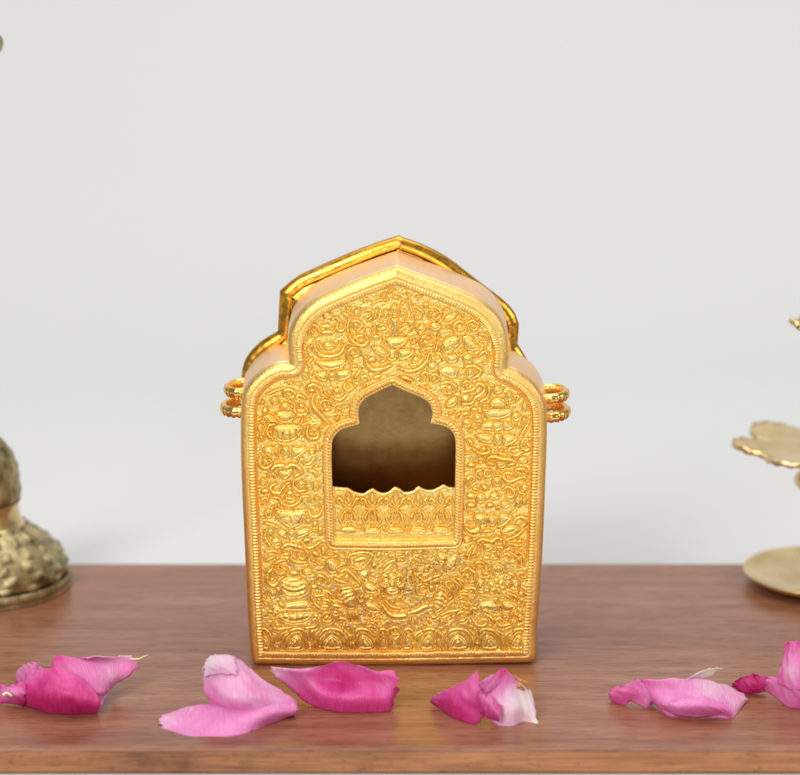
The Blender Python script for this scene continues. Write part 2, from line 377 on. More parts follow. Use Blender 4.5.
T.P((-20, 72), (170, 72), (130, 150), (50, 175), (-20, 178), wd=3); T.P((-10, 190), (62, 190), (62, 288), (-20, 290), wd=2); T.P((85, 190), (220, 186), (228, 230), (160, 278), (88, 288), wd=2)
T.S(1.3, (300, 200), (322, 262), (275, 325), (200, 338)); T.S(1.8, (380, 225), (345, 315), (270, 378), (180, 398), (90, 365)); T.D(250, 282, 28, 30)
T.S(1.5, (500, 520), (560, 502), (622, 530), (620, 590), (560, 618), (512, 590)); T.D(577, 560, 26, 30); T.P((540, 740), (570, 672), (640, 642), (655, 700), (600, 748)); T.R(745, 545, 36); T.P((692, 720), (690, 645), (760, 612), (790, 680), (740, 735))
T.D(170, 470, 60, 18, 20); T.D(290, 560, 20, 14)
T = Tile(310, 330)
T.S(2.0, (42, 120), (60, 200), (120, 248), (200, 258), (290, 228), (335, 150)); T.S(1.4, (88, 130), (130, 196), (200, 212), (262, 180), (292, 120)); T.D(185, 150, 55, 38)
T.P((55, 300), (200, 298), (345, 285), (330, 350), (250, 380), (170, 388), (100, 350), wd=3); T.P((45, 430), (158, 400), (165, 490), (100, 488), wd=2.2); T.D(215, 445, 36, 46); T.P((265, 402), (380, 388), (402, 440), (340, 480), (265, 486), wd=2.2)
T.S(1.7, (400, 330), (375, 270), (370, 212), (412, 175), (462, 192), (470, 240), (425, 262)); T.S(2.2, (540, 265), (560, 345), (620, 388), (700, 378), (775, 345)); T.D(600, 290, 36, 26); T.P((612, 170), (680, 160), (740, 200), (760, 258), (700, 256), (640, 220))
T.S(1.9, (380, 40), (400, 92), (460, 140), (520, 150), (560, 108), (540, 60)); T.S(1.3, (350, 510), (332, 552), (370, 590), (412, 560), (390, 520)); T.S(1.6, (190, 600), (230, 660), (290, 680), (350, 630)); T.S(1.3, (100, 560), (160, 620), (230, 700)); T.S(1.3, (92, 720), (112, 680), (170, 690), (190, 740))
T.S(1.3, (490, 490), (512, 452), (560, 452), (572, 490)); T.S(1.2, (420, 480), (460, 430), (490, 380)); T.D(455, 520, 30, 22); T.D(260, 590, 30, 30); T.D(650, 450, 40, 20, -20); T.D(430, 350, 24, 18)
T = Tile(250, 345)
T.S(1.8, (600, 480), (562, 450), (572, 402), (620, 386), (680, 420), (700, 480), (765, 525)); T.D(603, 440, 24, 24); T.S(2.0, (625, 480), (602, 550), (632, 620), (700, 690), (760, 760)); T.S(1.4, (765, 540), (702, 540), (682, 590), (712, 632), (770, 620))
T.S(1.5, (342, 500), (332, 450), (380, 432), (430, 460), (420, 500), (372, 516)); T.S(1.3, (440, 520), (480, 485), (540, 520)); T.S(1.7, (385, 540), (430, 580), (432, 640), (480, 680), (552, 660), (545, 612))
T.D(345, 600, 50, 44); T.P((250, 672), (290, 642), (400, 642), (440, 690), (390, 750), (300, 750), wd=4); T.D(240, 540, 34, 40); T.P((130, 690), (200, 672), (280, 760), (200, 772)); T.S(1.1, (170, 480), (240, 446), (310, 420)); T.D(150, 635, 26, 38)
T.D(520, 90, 42, 44); T.D(520, 20, 34, 30); T.S(1.3, (592, 232), (572, 172), (602, 130)); T.D(500, 590, 30, 24); T.D(590, 270, 24, 30)
T = Tile(250, 420)
T.P((230, 60), (290, 44), (430, 42), (505, 70), (490, 140), (410, 200), (320, 212), (240, 180), wd=4, lines=[((318, 120), (320, 205)), ((385, 110), (392, 200)), ((260, 110), (270, 180)), ((445, 90), (450, 170))])
T.S(1.6, (240, 40), (190, 52), (165, 110), (190, 160), (225, 190)); T.D(100, 80, 26, 46); T.S(2.0, (562, 60), (552, 140), (592, 182), (650, 170), (655, 120)); T.D(602, 135, 26, 22)
T.P((130, 290), (170, 260), (228, 262), (240, 340), (285, 380), (230, 378), (170, 340), wd=2.4); T.D(345, 310, 42, 58); T.P((412, 262), (470, 272), (520, 250), (552, 290), (500, 332), (440, 380), (402, 350), wd=2.6); T.S(1.0, (292, 270), (285, 330), (320, 380))
T.S(1.8, (102, 350), (102, 430), (150, 468), (212, 430), (190, 385)); T.D(150, 400, 24, 26); T.S(2.1, (245, 545), (207, 500), (240, 452), (310, 442), (350, 462), (400, 437), (460, 452), (490, 510), (440, 545)); T.P((282, 490), (350, 482), (420, 472), (392, 540), (330, 575), (290, 530))
T.S(1.8, (245, 620), (202, 650), (222, 700), (290, 708), (312, 675), (350, 622), (400, 602)); T.S(1.6, (422, 600), (422, 640), (470, 690), (542, 680)); T.D(500, 622, 36, 36); T.D(640, 640, 30, 46); T.D(500, 390, 24, 28); T.S(1.4, (622, 370), (582, 420), (532, 432)); T.S(1.4, (575, 490), (620, 500), (648, 545)); T.D(600, 300, 30, 30); T.D(655, 270, 24, 40); T.D(130, 600, 30, 34); T.D(150, 690, 34, 26); T.D(110, 180, 20, 34); T.D(620, 90, 40, 16, 40)
T = Tile(250, 490)
T.S(1.5, (212, 70), (280, 80), (312, 130), (390, 158), (470, 120), (500, 70), (562, 60)); T.D(390, 85, 55, 42); T.D(388, 32, 34, 28)
T.P((240, 150), (262, 140), (275, 180), (400, 192), (520, 188), (550, 178), (530, 250), (480, 330), (400, 368), (340, 340), (270, 280), (245, 220), wd=5, hh=2.2, lines=[((340, 260), (390, 270), (400, 330))])
T.S(1.3, (122, 140), (122, 92), (160, 82), (172, 140)); T.D(180, 230, 36, 46); T.S(1.7, (572, 200), (582, 240), (630, 260), (680, 230), (690, 188)); T.P((270, 412), (300, 392), (360, 402), (360, 470), (312, 452), wd=2); T.D(405, 430, 40, 52); T.P((452, 402), (520, 372), (572, 372), (572, 420), (500, 460), (452, 470), wd=2.2)
T.S(1.5, (202, 545), (152, 475), (160, 402), (212, 392)); T.D(255, 500, 42, 38); T.S(1.9, (365, 620), (312, 620), (312, 562), (370, 527), (440, 542), (520, 562), (560, 600), (530, 668), (482, 658), (475, 620)); T.S(1.5, (402, 600), (402, 668), (450, 698), (542, 700))
T.S(1.6, (512, 520), (560, 560), (620, 550), (672, 510)); T.D(550, 490, 36, 30); T.D(708, 590, 28, 46); T.D(680, 400, 26, 46); T.S(1.3, (162, 600), (230, 592), (300, 622)); T.S(1.3, (152, 690), (222, 652)); T.S(1.4, (222, 740), (280, 692), (340, 682)); T.D(560, 300, 26, 30); T.D(630, 330, 22, 34); T.D(640, 620, 40, 24, 40); T.D(200, 410, 26, 40); T.S(1.2, (150, 320), (210, 340), (280, 370))
T = Tile(250, 560)
T.S(1.9, (240, 70), (182, 120), (172, 200), (212, 248), (262, 230), (292, 182), (345, 160)); T.S(1.4, (235, 90), (280, 140), (342, 100), (302, 60))
T.P((290, 232), (322, 182), (430, 150), (530, 190), (562, 240), (540, 312), (450, 350), (340, 332), wd=5, lines=[((325, 230), (380, 262), (460, 265), (525, 235)), ((315, 275), (380, 310), (460, 312), (530, 285)), ((350, 195), (430, 215), (505, 195))])
T.D(430, 130, 40, 26); T.D(560, 110, 48, 32); T.S(1.4, (642, 205), (662, 155), (712, 170), (700, 220)); T.P((220, 492), (230, 440), (340, 420), (420, 402), (560, 402), (602, 470), (520, 490), (340, 490), wd=4); T.P((262, 540), (320, 512), (600, 502), (602, 542), (540, 590), (430, 608), (340, 590), wd=3, lines=[((380, 520), (400, 590)), ((460, 520), (460, 590)), ((530, 520), (510, 580)), ((320, 525), (350, 575))])
T.D(220, 330, 38, 46); T.D(308, 432, 34, 18, 40); T.S(1.5, (602, 310), (622, 350), (722, 340)); T.S(1.8, (602, 365), (640, 440), (720, 468), (760, 430), (722, 402)); T.S(1.5, (232, 612), (232, 650), (290, 668), (420, 652)); T.D(270, 625, 20, 16); T.S(1.5, (652, 600), (640, 640), (560, 660), (480, 670)); T.S(1.5, (765, 540), (702, 542), (692, 590), (732, 620)); T.D(665, 560, 16, 24); T.D(200, 500, 22, 24); T.D(640, 540, 24, 18); T.D(620, 260, 30, 22)
T = Tile(320, 545)
T.D(115, 205, 62, 76, -15, wd=5); T.S(1.6, (272, 200), (282, 112), (350, 82), (450, 72), (502, 92), (490, 140), (440, 200), (380, 238), (312, 210)); T.D(390, 140, 60, 26, -15); T.D(215, 120, 34, 40)
T.P((170, 470), (200, 420), (290, 402), (332, 450), (352, 560), (340, 620), (250, 620), (230, 540), (180, 520), wd=4, lines=[((190, 470), (230, 440), (300, 430)), ((210, 510), (250, 475), (310, 460)), ((240, 540), (280, 510), (320, 500))])
T.S(1.8, (200, 262), (260, 242), (322, 300), (370, 350), (385, 385), (342, 400)); T.D(262, 315, 30, 34); T.S(1.5, (290, 640), (292, 735)); T.S(1.5, (345, 630), (368, 735)); T.S(1.2, (320, 640), (332, 735)); T.P((372, 272), (470, 242), (472, 320), (440, 350)); T.P((432, 440), (432, 382), (500, 372), (560, 430), (530, 470), (460, 466), wd=3)
T.D(700, 375, 132, 128, wd=6, hh=1.7); T.D(700, 440, 70, 40); T.D(640, 350, 38, 34); T.D(760, 350, 38, 34); T.D(700, 300, 44, 30); T.L((600, 420), (650, 480), (740, 490), (800, 430)); T.P((440, 562), (540, 562), (600, 640), (520, 660), (450, 630), wd=3); T.S(1.4, (20, 590), (82, 590), (84, 540), (30, 532)); T.D(165, 590, 44, 22, 10); T.S(1.4, (172, 740), (202, 710), (252, 722)); T.R(70, 700, 46); T.S(1.4, (140, 330), (190, 350), (280, 370)); T.S(1.3, (30, 440), (90, 460), (130, 520)); T.D(150, 650, 26, 20)
T.S(1.3, (590, 240), (650, 180), (720, 150), (800, 150)); T.S(1.1, (560, 190), (620, 130), (700, 100), (800, 90)); T.D(520, 200, 24, 34, 20); T.D(500, 520, 26, 22); T.S(2.6, (610, 590), (660, 660), (740, 690), (830, 680), (900, 640)); T.S(1.3, (640, 540), (700, 600), (780, 610)); T.D(570, 90, 24, 34, 30); T.D(640, 90, 18, 20)
for k, (a_, b2) in enumerate([(450, 710), (500, 730), (550, 705), (600, 735), (520, 690), (575, 760), (470, 760)]): T.D(a_, b2, 16, 13)
T = Tile(390, 545)
T.D(500, 120, 56, 46, 35, wd=4); T.P((520, 242), (530, 170), (600, 102), (652, 92), (662, 170), (620, 240), (572, 264), wd=5); T.P((240, 420), (282, 372), (370, 372), (360, 470), (272, 490), wd=4); T.R(322, 425, 26, 1.1); T.S(1.6, (292, 312), (332, 350), (400, 320), (482, 290))
T.S(1.7, (540, 362), (590, 352), (622, 420), (602, 500), (562, 540)); T.S(1.3, (545, 400), (575, 430), (560, 490)); T.S(1.5, (702, 250), (752, 232), (800, 262)); T.S(1.4, (640, 320), (700, 350), (740, 400)); T.S(1.3, (600, 330), (660, 380), (690, 440)); T.P((440, 482), (500, 452), (552, 500), (540, 580), (470, 650), (420, 620), (430, 540), wd=4, lines=[((450, 500), (510, 500), (540, 540)), ((445, 540), (500, 545), (530, 580)), ((440, 580), (480, 590), (505, 615))])
T.S(1.7, (502, 680), (560, 652), (620, 642), (700, 632), (732, 680), (700, 728)); T.S(1.3, (560, 720), (620, 690), (680, 685)); T.S(1.4, (652, 580), (690, 560), (742, 580), (702, 612)); T.S(1.4, (652, 500), (722, 462), (772, 480)); T.S(1.2, (660, 530), (720, 505), (770, 520)); T.S(2.4, (182, 660), (262, 640), (332, 602), (402, 590)); T.D(400, 420, 26, 34); T.D(220, 330, 20, 46)
for k, (a_, b2) in enumerate([(200, 100), (250, 70), (300, 120), (340, 80), (390, 110), (230, 170), (290, 190), (350, 170), (400, 210), (440, 250), (180, 230), (250, 250), (350, 250)]): T.D(a_, b2, 18, 13, 35 * k)
T.S(1.2, (360, 690), (380, 760)); T.S(1.2, (200, 700), (190, 770)); T.S(1.2, (240, 700), (250, 770)); T.D(420, 700, 24, 20)
T = Tile(460, 560)
T.S(1.9, (20, 112), (80, 82), (140, 130), (140, 200), (102, 212)); T.D(72, 160, 24, 40); T.S(1.5, (252, 92), (232, 42), (182, 22), (142, 50), (172, 90)); T.D(370, 92, 60, 56, wd=4, lines=[((355, 70), (350, 130)), ((390, 70), (395, 130))])
for k in range(6):
    a_ = k * math.pi / 3 + .3; T.D(362 + 52 * math.cos(a_), 250 + 50 * math.sin(a_), 34, 26, math.degrees(a_))
T.D(362, 250, 20, 20); T.D(200, 240, 42, 56, wd=3); T.D(532, 240, 44, 54, wd=3, lines=[((510, 260), (550, 215))]); T.P((180, 432), (240, 402), (320, 392), (382, 440), (370, 510), (290, 500), (212, 470), wd=4); T.P((402, 412), (480, 402), (552, 430), (530, 480), (422, 510), wd=3)
T.S(1.8, (172, 500), (150, 470), (102, 482), (102, 540), (150, 620), (220, 640), (262, 600), (232, 572), (192, 592)); T.S(1.6, (222, 512), (292, 552), (332, 620)); T.S(1.7, (432, 600), (382, 562), (352, 600), (402, 640), (482, 622)); T.S(1.2, (495, 495), (500, 560)); T.S(1.2, (530, 490), (540, 560)); T.R(18, 545, 42, 1.5); T.S(1.6, (60, 282), (132, 272), (150, 330), (102, 400)); T.S(1.3, (0, 330), (60, 330), (90, 360)); T.S(1.3, (0, 400), (50, 410), (70, 450)); T.S(1.3, (470, 130), (510, 140), (520, 170)); T.S(1.2, (462, 320), (540, 352), (560, 400)); T.D(590, 330, 24, 34); T.D(250, 130, 26, 20); T.S(1.2, (210, 340), (290, 350), (340, 350)); T.D(100, 600, 16, 30); T.D(580, 560, 24, 44)
T = Tile(462, 360)
T.S(1.7, (40, 62), (120, 60), (180, 102), (160, 150), (100, 180)); T.R(50, 240, 36); T.S(2.0, (0, 310), (100, 292), (160, 232), (218, 262), (200, 320), (130, 370), (92, 420), (10, 425)); T.D(350, 290, 42, 38); T.S(1.5, (242, 230), (262, 292), (240, 370), (182, 400), (192, 440), (240, 440)); T.D(458, 355, 34, 44); T.S(1.5, (505, 350), (552, 350), (522, 402))
T.P((265, 470), (280, 400), (350, 362), (420, 395), (440, 470), wd=5, hh=2.3); T.P((200, 482), (262, 480), (340, 472), (480, 480), (460, 540), (350, 574), (250, 560), wd=3); T.D(520, 550, 42, 46); T.D(155, 560, 42, 46); T.P((188, 672), (200, 612), (280, 592), (380, 602), (375, 680), wd=2.4, lines=[((300, 600), (300, 675))]); T.P((402, 602), (480, 612), (490, 662), (412, 680), wd=2)
T.D(610, 450, 26, 46); T.S(1.3, (602, 345), (640, 400), (660, 480)); T.S(1.8, (645, 600), (602, 680), (560, 750)); T.D(600, 590, 22, 40); T.D(50, 610, 42, 46); T.D(120, 480, 30, 24); T.D(440, 430, 14, 30); T.D(40, 520, 34, 24); T.D(100, 330, 24, 18); T.D(550, 630, 22, 30)
T = Tile(462, 430)
T.P((150, 42), (270, 42), (290, 120), (200, 120), (150, 72), wd=2.4); T.D(345, 90, 46, 58); T.P((402, 42), (500, 52), (540, 90), (470, 140), (402, 150), wd=2.6); T.S(1.6, (662, 90), (602, 90), (572, 150), (602, 200), (652, 180), (635, 132)); T.S(1.8, (520, 165), (462, 180), (462, 230), (520, 250), (582, 212)); T.D(592, 290, 48, 34); T.S(1.6, (112, 180), (180, 230), (262, 212), (250, 172)); T.D(212, 180, 26, 20)
T.S(2.1, (300, 332), (250, 312), (262, 272), (312, 260), (400, 282), (480, 290), (500, 322), (450, 342), (435, 312)); T.P((330, 300), (410, 310), (430, 350), (380, 375), (340, 350)); T.S(1.6, (490, 455), (480, 420), (412, 425), (412, 475), (470, 502), (540, 472), (602, 460), (632, 500)); T.S(1.5, (520, 380), (600, 382), (632, 440)); T.D(560, 420, 34, 16, 30)
T.D(340, 500, 42, 50, wd=3); T.S(1.4, (205, 390), (150, 400), (138, 440), (180, 480)); T.R(250, 420, 34); T.S(1.5, (100, 500), (120, 470), (80, 450), (55, 490), (70, 560)); T.S(1.6, (402, 580), (450, 552), (500, 590), (500, 640), (442, 650), (442, 612)); T.D(320, 640, 48, 36); T.D(180, 660, 42, 48); T.D(604, 565, 28, 38); T.S(1.4, (540, 540), (552, 600), (612, 622)); T.D(420, 722, 46, 36); T.D(540, 700, 26, 56); T.D(90, 640, 42, 30); T.D(90, 340, 34, 26); T.D(180, 290, 30, 36); T.D(90, 730, 40, 26); T.D(600, 690, 22, 40); T.D(220, 560, 36, 26, 30); T.D(80, 120, 22, 40, -30); T.D(270, 730, 30, 24)
T = Tile(462, 500)
T.P((120, 152), (230, 142), (236, 248), (160, 250), wd=3); T.D(295, 200, 42, 56); T.P((360, 152), (400, 132), (470, 150), (472, 190), (402, 250), (342, 268), wd=3); T.P((32, 262), (100, 282), (168, 250), (180, 300), (120, 330), (50, 312)); T.S(1.7, (500, 212), (540, 172), (600, 172), (620, 220), (572, 255)); T.P((382, 302), (430, 252), (500, 240), (560, 272), (500, 320), (420, 340), wd=3); T.S(1.4, (430, 382), (520, 352), (602, 282)); T.S(1.3, (452, 422), (560, 440), (602, 402))
T.S(2.0, (190, 445), (152, 412), (202, 382), (290, 402), (340, 372), (400, 402), (400, 460), (345, 460)); T.P((205, 425), (290, 425), (310, 462), (240, 500)); T.S(1.4, (40, 565), (62, 500), (105, 440)); T.S(1.4, (85, 570), (110, 510), (140, 450)); T.S(1.3, (135, 560), (165, 510)); T.S(1.5, (290, 502), (340, 502), (350, 560), (312, 570)); T.S(1.5, (392, 542), (440, 522), (472, 572)); T.S(1.5, (482, 512), (550, 572), (552, 650)); T.S(1.2, (520, 480), (590, 540), (600, 640)); T.S(1.5, (112, 640), (150, 602), (212, 622), (200, 668)); T.D(240, 560, 36, 18, 10); T.D(240, 300, 60, 14); T.D(50, 380, 40, 30); T.D(560, 400, 26, 20)
# lotus row along the bottom
for cx_, hw, sk in [(266, 6, -3), (294, 12.5, 5), (332, 15.5, 0), (366, 12, -5), (384, 6, -1), (407, 6.5, 2), (427, 11, 4), (458, 15, 0), (490, 12.5, -4), (517, 10.5, 4)]:
    T = Tile(cx_, 650, 1.0)
    T.S(1.5, (-hw, -2), (-hw * .95 + sk * .3, -12), (-hw * .5 + sk * .7, -19.5), (sk, -21), (hw * .55 + sk * .6, -19), (hw * .97, -11), (hw, -2))
    if hw > 8: T.S(1.0, (-hw * 1.15, -9), (-hw * 1.05, -15), (-hw * .8 + sk * .7, -19)); T.S(1.0, (hw * 1.2, -9), (hw * 1.1, -15), (hw * .85 + sk * .7, -19))
    T.P((-hw * .55, -2), (-hw * .5 + sk * .3, -10), (sk * .6, -15.5), (hw * .52 + sk * .2, -10), (hw * .55, -2), wd=3, lines=[((-hw * .3, -4), (sk * .3, -11), (hw * .3, -4))] if hw > 9 else ())
T = Tile(395, 631, 1.0); T.R(0, 0, 4, 1.3)
# loose curls and beads fill what is left between the motifs
rng = random.Random(11)
FIELD = FLD | FLDb
OCC |= ~FIELD
for k in range(6500):
    cx_ = rng.uniform(255, 535); cy_ = rng.uniform(285, 648); r_ = rng.choice([4.6, 3.9, 3.4, 2.9, 2.2]) if k < 4200 else rng.choice([2.2, 1.7])
    i = int((cy_ - gy[0]) / STEP); j = int((cx_ - gx[0]) / STEP); q = int((r_ + .3) / STEP)
    if OCC[max(0, i - q):i + q + 1, max(0, j - q):j + q + 1].any(): continue
    T = Tile(cx_, cy_, 1.0)
    if r_ > 3.1:
        t0 = rng.uniform(0, 6.28); sg = rng.choice([-1, 1]); pts = []
        for m_ in range(9): 
            a_ = t0 + sg * m_ * 0.62; rad = (r_ - 1.2) * (1 - 0.085 * m_); pts.append((rad * math.cos(a_), rad * math.sin(a_)))
        T.S(1.0, *pts)
    else:
        a_ = rng.uniform(0, 6.28); q = r_ * .95; T.S(0.9, (-q * math.cos(a_), -q * math.sin(a_)), (q * .3 * math.sin(a_), -q * .3 * math.cos(a_)), (q * math.cos(a_), q * math.sin(a_)))
# fine stippling of the bare ground
GR = (H == 0) & FIELD
for k in range(5200):
    cx_ = rng.uniform(256, 533); cy_ = rng.uniform(288, 649); i = int((cy_ - gy[0]) / STEP); j = int((cx_ - gx[0]) / STEP)
    if not GR[i - 1:i + 2, j - 1:j + 2].all(): continue
    sl_ = (slice(i - 3, i + 4), slice(j - 3, j + 4)); dd = np.hypot(GX[sl_] - cx_, GY[sl_] - cy_)
    H[sl_] += np.where(GR[sl_], rng.choice([0.6, -0.8]) * np.exp(-(dd / 0.62) ** 2), 0)
H = np.where(FIELD, H, 0)
# coarse wear: hammering that never leaves a surface even
def vnoise(seed, cell):
    r = np.random.RandomState(seed); nx_ = int(len(gx) * STEP / cell) + 3; ny_ = int(len(gy) * STEP / cell) + 3
    g = r.rand(ny_, nx_); u = (GX - gx[0]) / cell; v_ = (GY - gy[0]) / cell
    iu = u.astype(int); iv = v_.astype(int); fu = u - iu; fv = v_ - iv; fu = fu * fu * (3 - 2 * fu); fv = fv * fv * (3 - 2 * fv)
    return (g[iv, iu] * (1 - fu) + g[iv, iu + 1] * fu) * (1 - fv) + (g[iv + 1, iu] * (1 - fu) + g[iv + 1, iu + 1] * fu) * fv - .5
WEAR = 0.8 * vnoise(1, 9) + 0.22 * vnoise(2, 3.2) + 0.12 * vnoise(3, 1.3)
H = H + WEAR * FIELD

# borders
per = 3.05
bott = (GY > 640) & (GY > 0)
R_ = 8.0
hb = np.zeros(GX.shape)
d = Do / (1 + 0.25 * np.clip((352 - GY) / 25, 0, 1))
rnd = 2.0 - R_ + np.sqrt(np.clip(R_ ** 2 - (R_ - np.clip(d, 0, R_)) ** 2, 0, None))
ribs = np.abs(np.sin(np.pi * So / per)) ** 0.7
band = (d > 8.8) & (d < 14.2)
prof2 = np.sqrt(np.clip(1 - ((d - 11.5) / 2.8) ** 2, 0, 1))
hb = rnd - 0.55 * np.exp(-((d - 8.8) / 0.7) ** 2)
hb = np.where(band, 1.5 + prof2 * (0.0 + 1.9 * ribs * (0.75 + 0.5 * vnoise(9, 6))), hb)
hb = np.where(d > 14.2, 1.5 - 2.6 * np.exp(-((d - 15.4) / 0.9) ** 2) - 1.3 * np.clip((d - 14.6) / 2.2, 0, 1), hb)
border = ~FIELD & (PHI > 9.6)
bf = border & (GY > 640) & (d < 18)
Hb = hb + 0.35 * WEAR
Hall = np.where(border, Hb, H)
# window frame
e = PHI
slant = Sw + 0.35 * e
rib2 = np.abs(np.sin(np.pi * slant / 3.0)) ** 0.8
fr = 0.6 + 1.0 * np.sqrt(np.clip(1 - (np.clip(1.6 - e, 0, 1.6) / 1.6) ** 2, 0, 1))
fr = np.where((e > 1.8) & (e < 6.2), 1.0 + np.sqrt(np.clip(1 - ((e - 4.0) / 2.2) ** 2, 0, 1)) * (0.0 + 2.0 * rib2), fr)
fr = np.where(e >= 6.2, 1.9 - 0.8 * np.exp(-((e - 6.3) / .5) ** 2) - 2.9 * np.clip((e - 8.0) / 1.4, 0, 1) ** 1.5, fr)
Hall = np.where((e <= 9.6) & (e > 0) , fr + 0.35 * WEAR, Hall)
# recessed parapet panel with five lotus buds
Hs = H; H = np.full(GX.shape, -3.2); OCCs = OCC; OCC = np.zeros(GX.shape, bool)
def scaled(fn): fn()
for cx_ in (348.8, 372.2, 395.2, 418, 440.6):
    T = Tile(cx_ + rng.uniform(-.6, .6), 517.5 + rng.uniform(-.7, .7), 1.0 + rng.uniform(-.04, .06)); tmp = H.copy(); H[:] = 0
    T.D(0, 1, 9.2, 9.0, wd=3, hh=1.4)
    for q in (-5.4, 5.4, 0): T.P((q * .7, 8.0), (q * 1.2 - 2.2, 1), (q * .5, -7.5), (q * 1.2 + 2.2, 1), wd=1.6, hh=2.2, lines=[((q * .9, 4), (q * .8, -3))])
    T.S(1.35, (-1.6, -9.5), (-5, -12), (-6.5, -16), (-9.5, -18.5), (-11, -15), (-9, -13.2)); T.S(1.35, (1.6, -9.5), (5, -12), (6.5, -16), (9.5, -18.5), (11, -15), (9, -13.2))
    T.P((0, -25), (-2.6, -18), (0, -12), (2.6, -18), wd=2)
    T.P((-7, 12), (-4, 10.5), (4, 10.5), (7, 12), (8, 16), (-8, 16), wd=2.2); T.P((9.5, 11.5), (11.6, 8.5), (13.8, 11.5), (11.6, 14.5), wd=1.8)
    H[:] = np.where(H == 0, tmp, H - 3.2)
edge_w = -PHI
ledge = (GY > 533.5) & (GY < 538.5)
Hp = np.where(ledge, -2.2, H); Hp = np.where(GY >= 538.5, -3.8, Hp)
dtop = Dh
Hp = np.where(dtop < 2.0, np.maximum(Hp, -1.6 - 1.2 * (1 - np.clip(dtop / 1.4, 0, 1))), Hp)
Hp = np.where(edge_w < 1.6, np.minimum(Hp, -3.8), Hp) + 0.3 * WEAR
Hall = np.where(Iw, Hp, Hall)
H = Hs

# --- cut the sheet into its parts and keep one shared set of vertices
inside = Io & ~Ih
qa = inside[:-1, :-1] & inside[:-1, 1:] & inside[1:, :-1] & inside[1:, 1:]
ny, nx = GX.shape
used = np.zeros(GX.shape, int)
for dy_, dx_ in ((0, 0), (0, 1), (1, 0), (1, 1)): used[dy_:ny - 1 + dy_, dx_:nx - 1 + dx_] += qa
bnd = (used > 0) & (used < 4)
PX, PY = GX.copy(), GY.copy()
so = bnd & (Do < 1.2); PX[so] = NXo[so]; PY[so] = NYo[so]; Hall[so] = 2.0 - R_
sh_ = bnd & (Dh < 1.2) & ~so; PX[sh_] = NXh[sh_]; PY[sh_] = NYh[sh_]
base = atY(PX, PY, 0.0)
PXCM = 0.0300
disp = base.copy(); disp[..., 1] -= Hall * PXCM
box_o = (float(atY(396, 666)[0]), 2.0, 0.0)
gau = empty('amulet_box', box_o)
tag(gau, "ornate gold amulet box with small arched window, standing upright on the board", 'amulet box')
idx = np.arange(ny * nx).reshape(ny, nx)
ec = (PHI[:-1, :-1] + PHI[1:, 1:]) / 2; bc = border[:-1, :-1]
groups = {'parapet_panel': qa & (ec <= 0), 'window_frame': qa & (ec > 0) & (ec <= 9.6)}
rest = qa & (ec > 9.6); groups['beaded_border'] = rest & bc; groups['relief_panel'] = rest & ~bc
mats = {'parapet_panel': M_relief, 'window_frame': M_border, 'beaded_border': M_border, 'relief_panel': M_relief}
for nm, mk in groups.items():
    I, J = np.nonzero(mk)
    q = np.stack([idx[I, J], idx[I + 1, J], idx[I + 1, J + 1], idx[I, J + 1]], -1)
    u, inv = np.unique(q, return_inverse=True)
    mesh(nm, disp.reshape(-1, 3)[u], inv.reshape(q.shape), mats[nm], gau, box_o)

# --- thickness of the sheet round the opening
def strip(rings, name, mat, closed=True, flip=False, parent=None, org=box_o):
    n = len(rings[0]); v = np.vstack(rings); f = []
    for r in range(len(rings) - 1):
        for i in range(n if closed else n - 1):
            j = (i + 1) % n; f.append((r * n + i, r * n + j, (r + 1) * n + j, (r + 1) * n + i))
    return mesh(name, v, f, mat, parent or gau, org, flip=flip)
hp = atY(HOLE[:, 0], HOLE[:, 1], 0.0)
isP = (HOLE[:, 1] > 483)
f0 = hp.copy(); f0[:, 1] += np.where(isP, 0.08, -0.02)
f1 = hp.copy(); f1[:, 1] += 0.16
cc = hp.mean(0); f2 = f1.copy(); f2[:, 0] += (f1[:, 0] - cc[0]) * 0.02; f2[:, 2] += (f1[:, 2] - cc[2]) * 0.02
strip([f0, f1, f2], 'window_reveal', M_border)

# --- side wall, from the front edge back to the flange
DEP = 2.55
def key(P, Y): P = np.asarray(P, float); return atY(P[:, 0], P[:, 1], Y)
fo = atY(OUT[:, 0], OUT[:, 1], 0.0)
cen = np.array([float(atY(394, 470)[0]), 0, 0])
def grow(R, g, y, sm=2):                     # offset an outline outward by g cm at depth y
    n = np.roll(R, -1, 0) - np.roll(R, 1, 0); nrm = np.stack([n[:, 2], np.zeros(len(n)), -n[:, 0]], -1)
    nrm /= np.linalg.norm(nrm, axis=1)[:, None] + 1e-9
    for _ in range(sm): nrm = (np.roll(nrm, 1, 0) + nrm + np.roll(nrm, -1, 0)) / 3
    sgn = np.sign(((R[:, [0, 2]] - np.array([cen[0], 6.0])) * nrm[:, [0, 2]]).sum(1).mean())
    o = R + sgn * nrm * g; o[:, 1] = y; o[:, 2] = np.maximum(o[:, 2], 0.0); return o
wallr = [grow(fo, -0.03, 0.175), grow(fo, 0.0, 0.19)]
for t in np.linspace(0, 1, 12)[1:]:
    q_ = grow(fo, 0.03 * math.sin(t * 3.0), 0.19 + (DEP - 0.19) * t); q_[:, 0] = cen[0] + (q_[:, 0] - cen[0]) * (1 + 0.018 * t ** 1.3); wallr.append(q_)
strip(wallr, 'side_wall', M_wall)

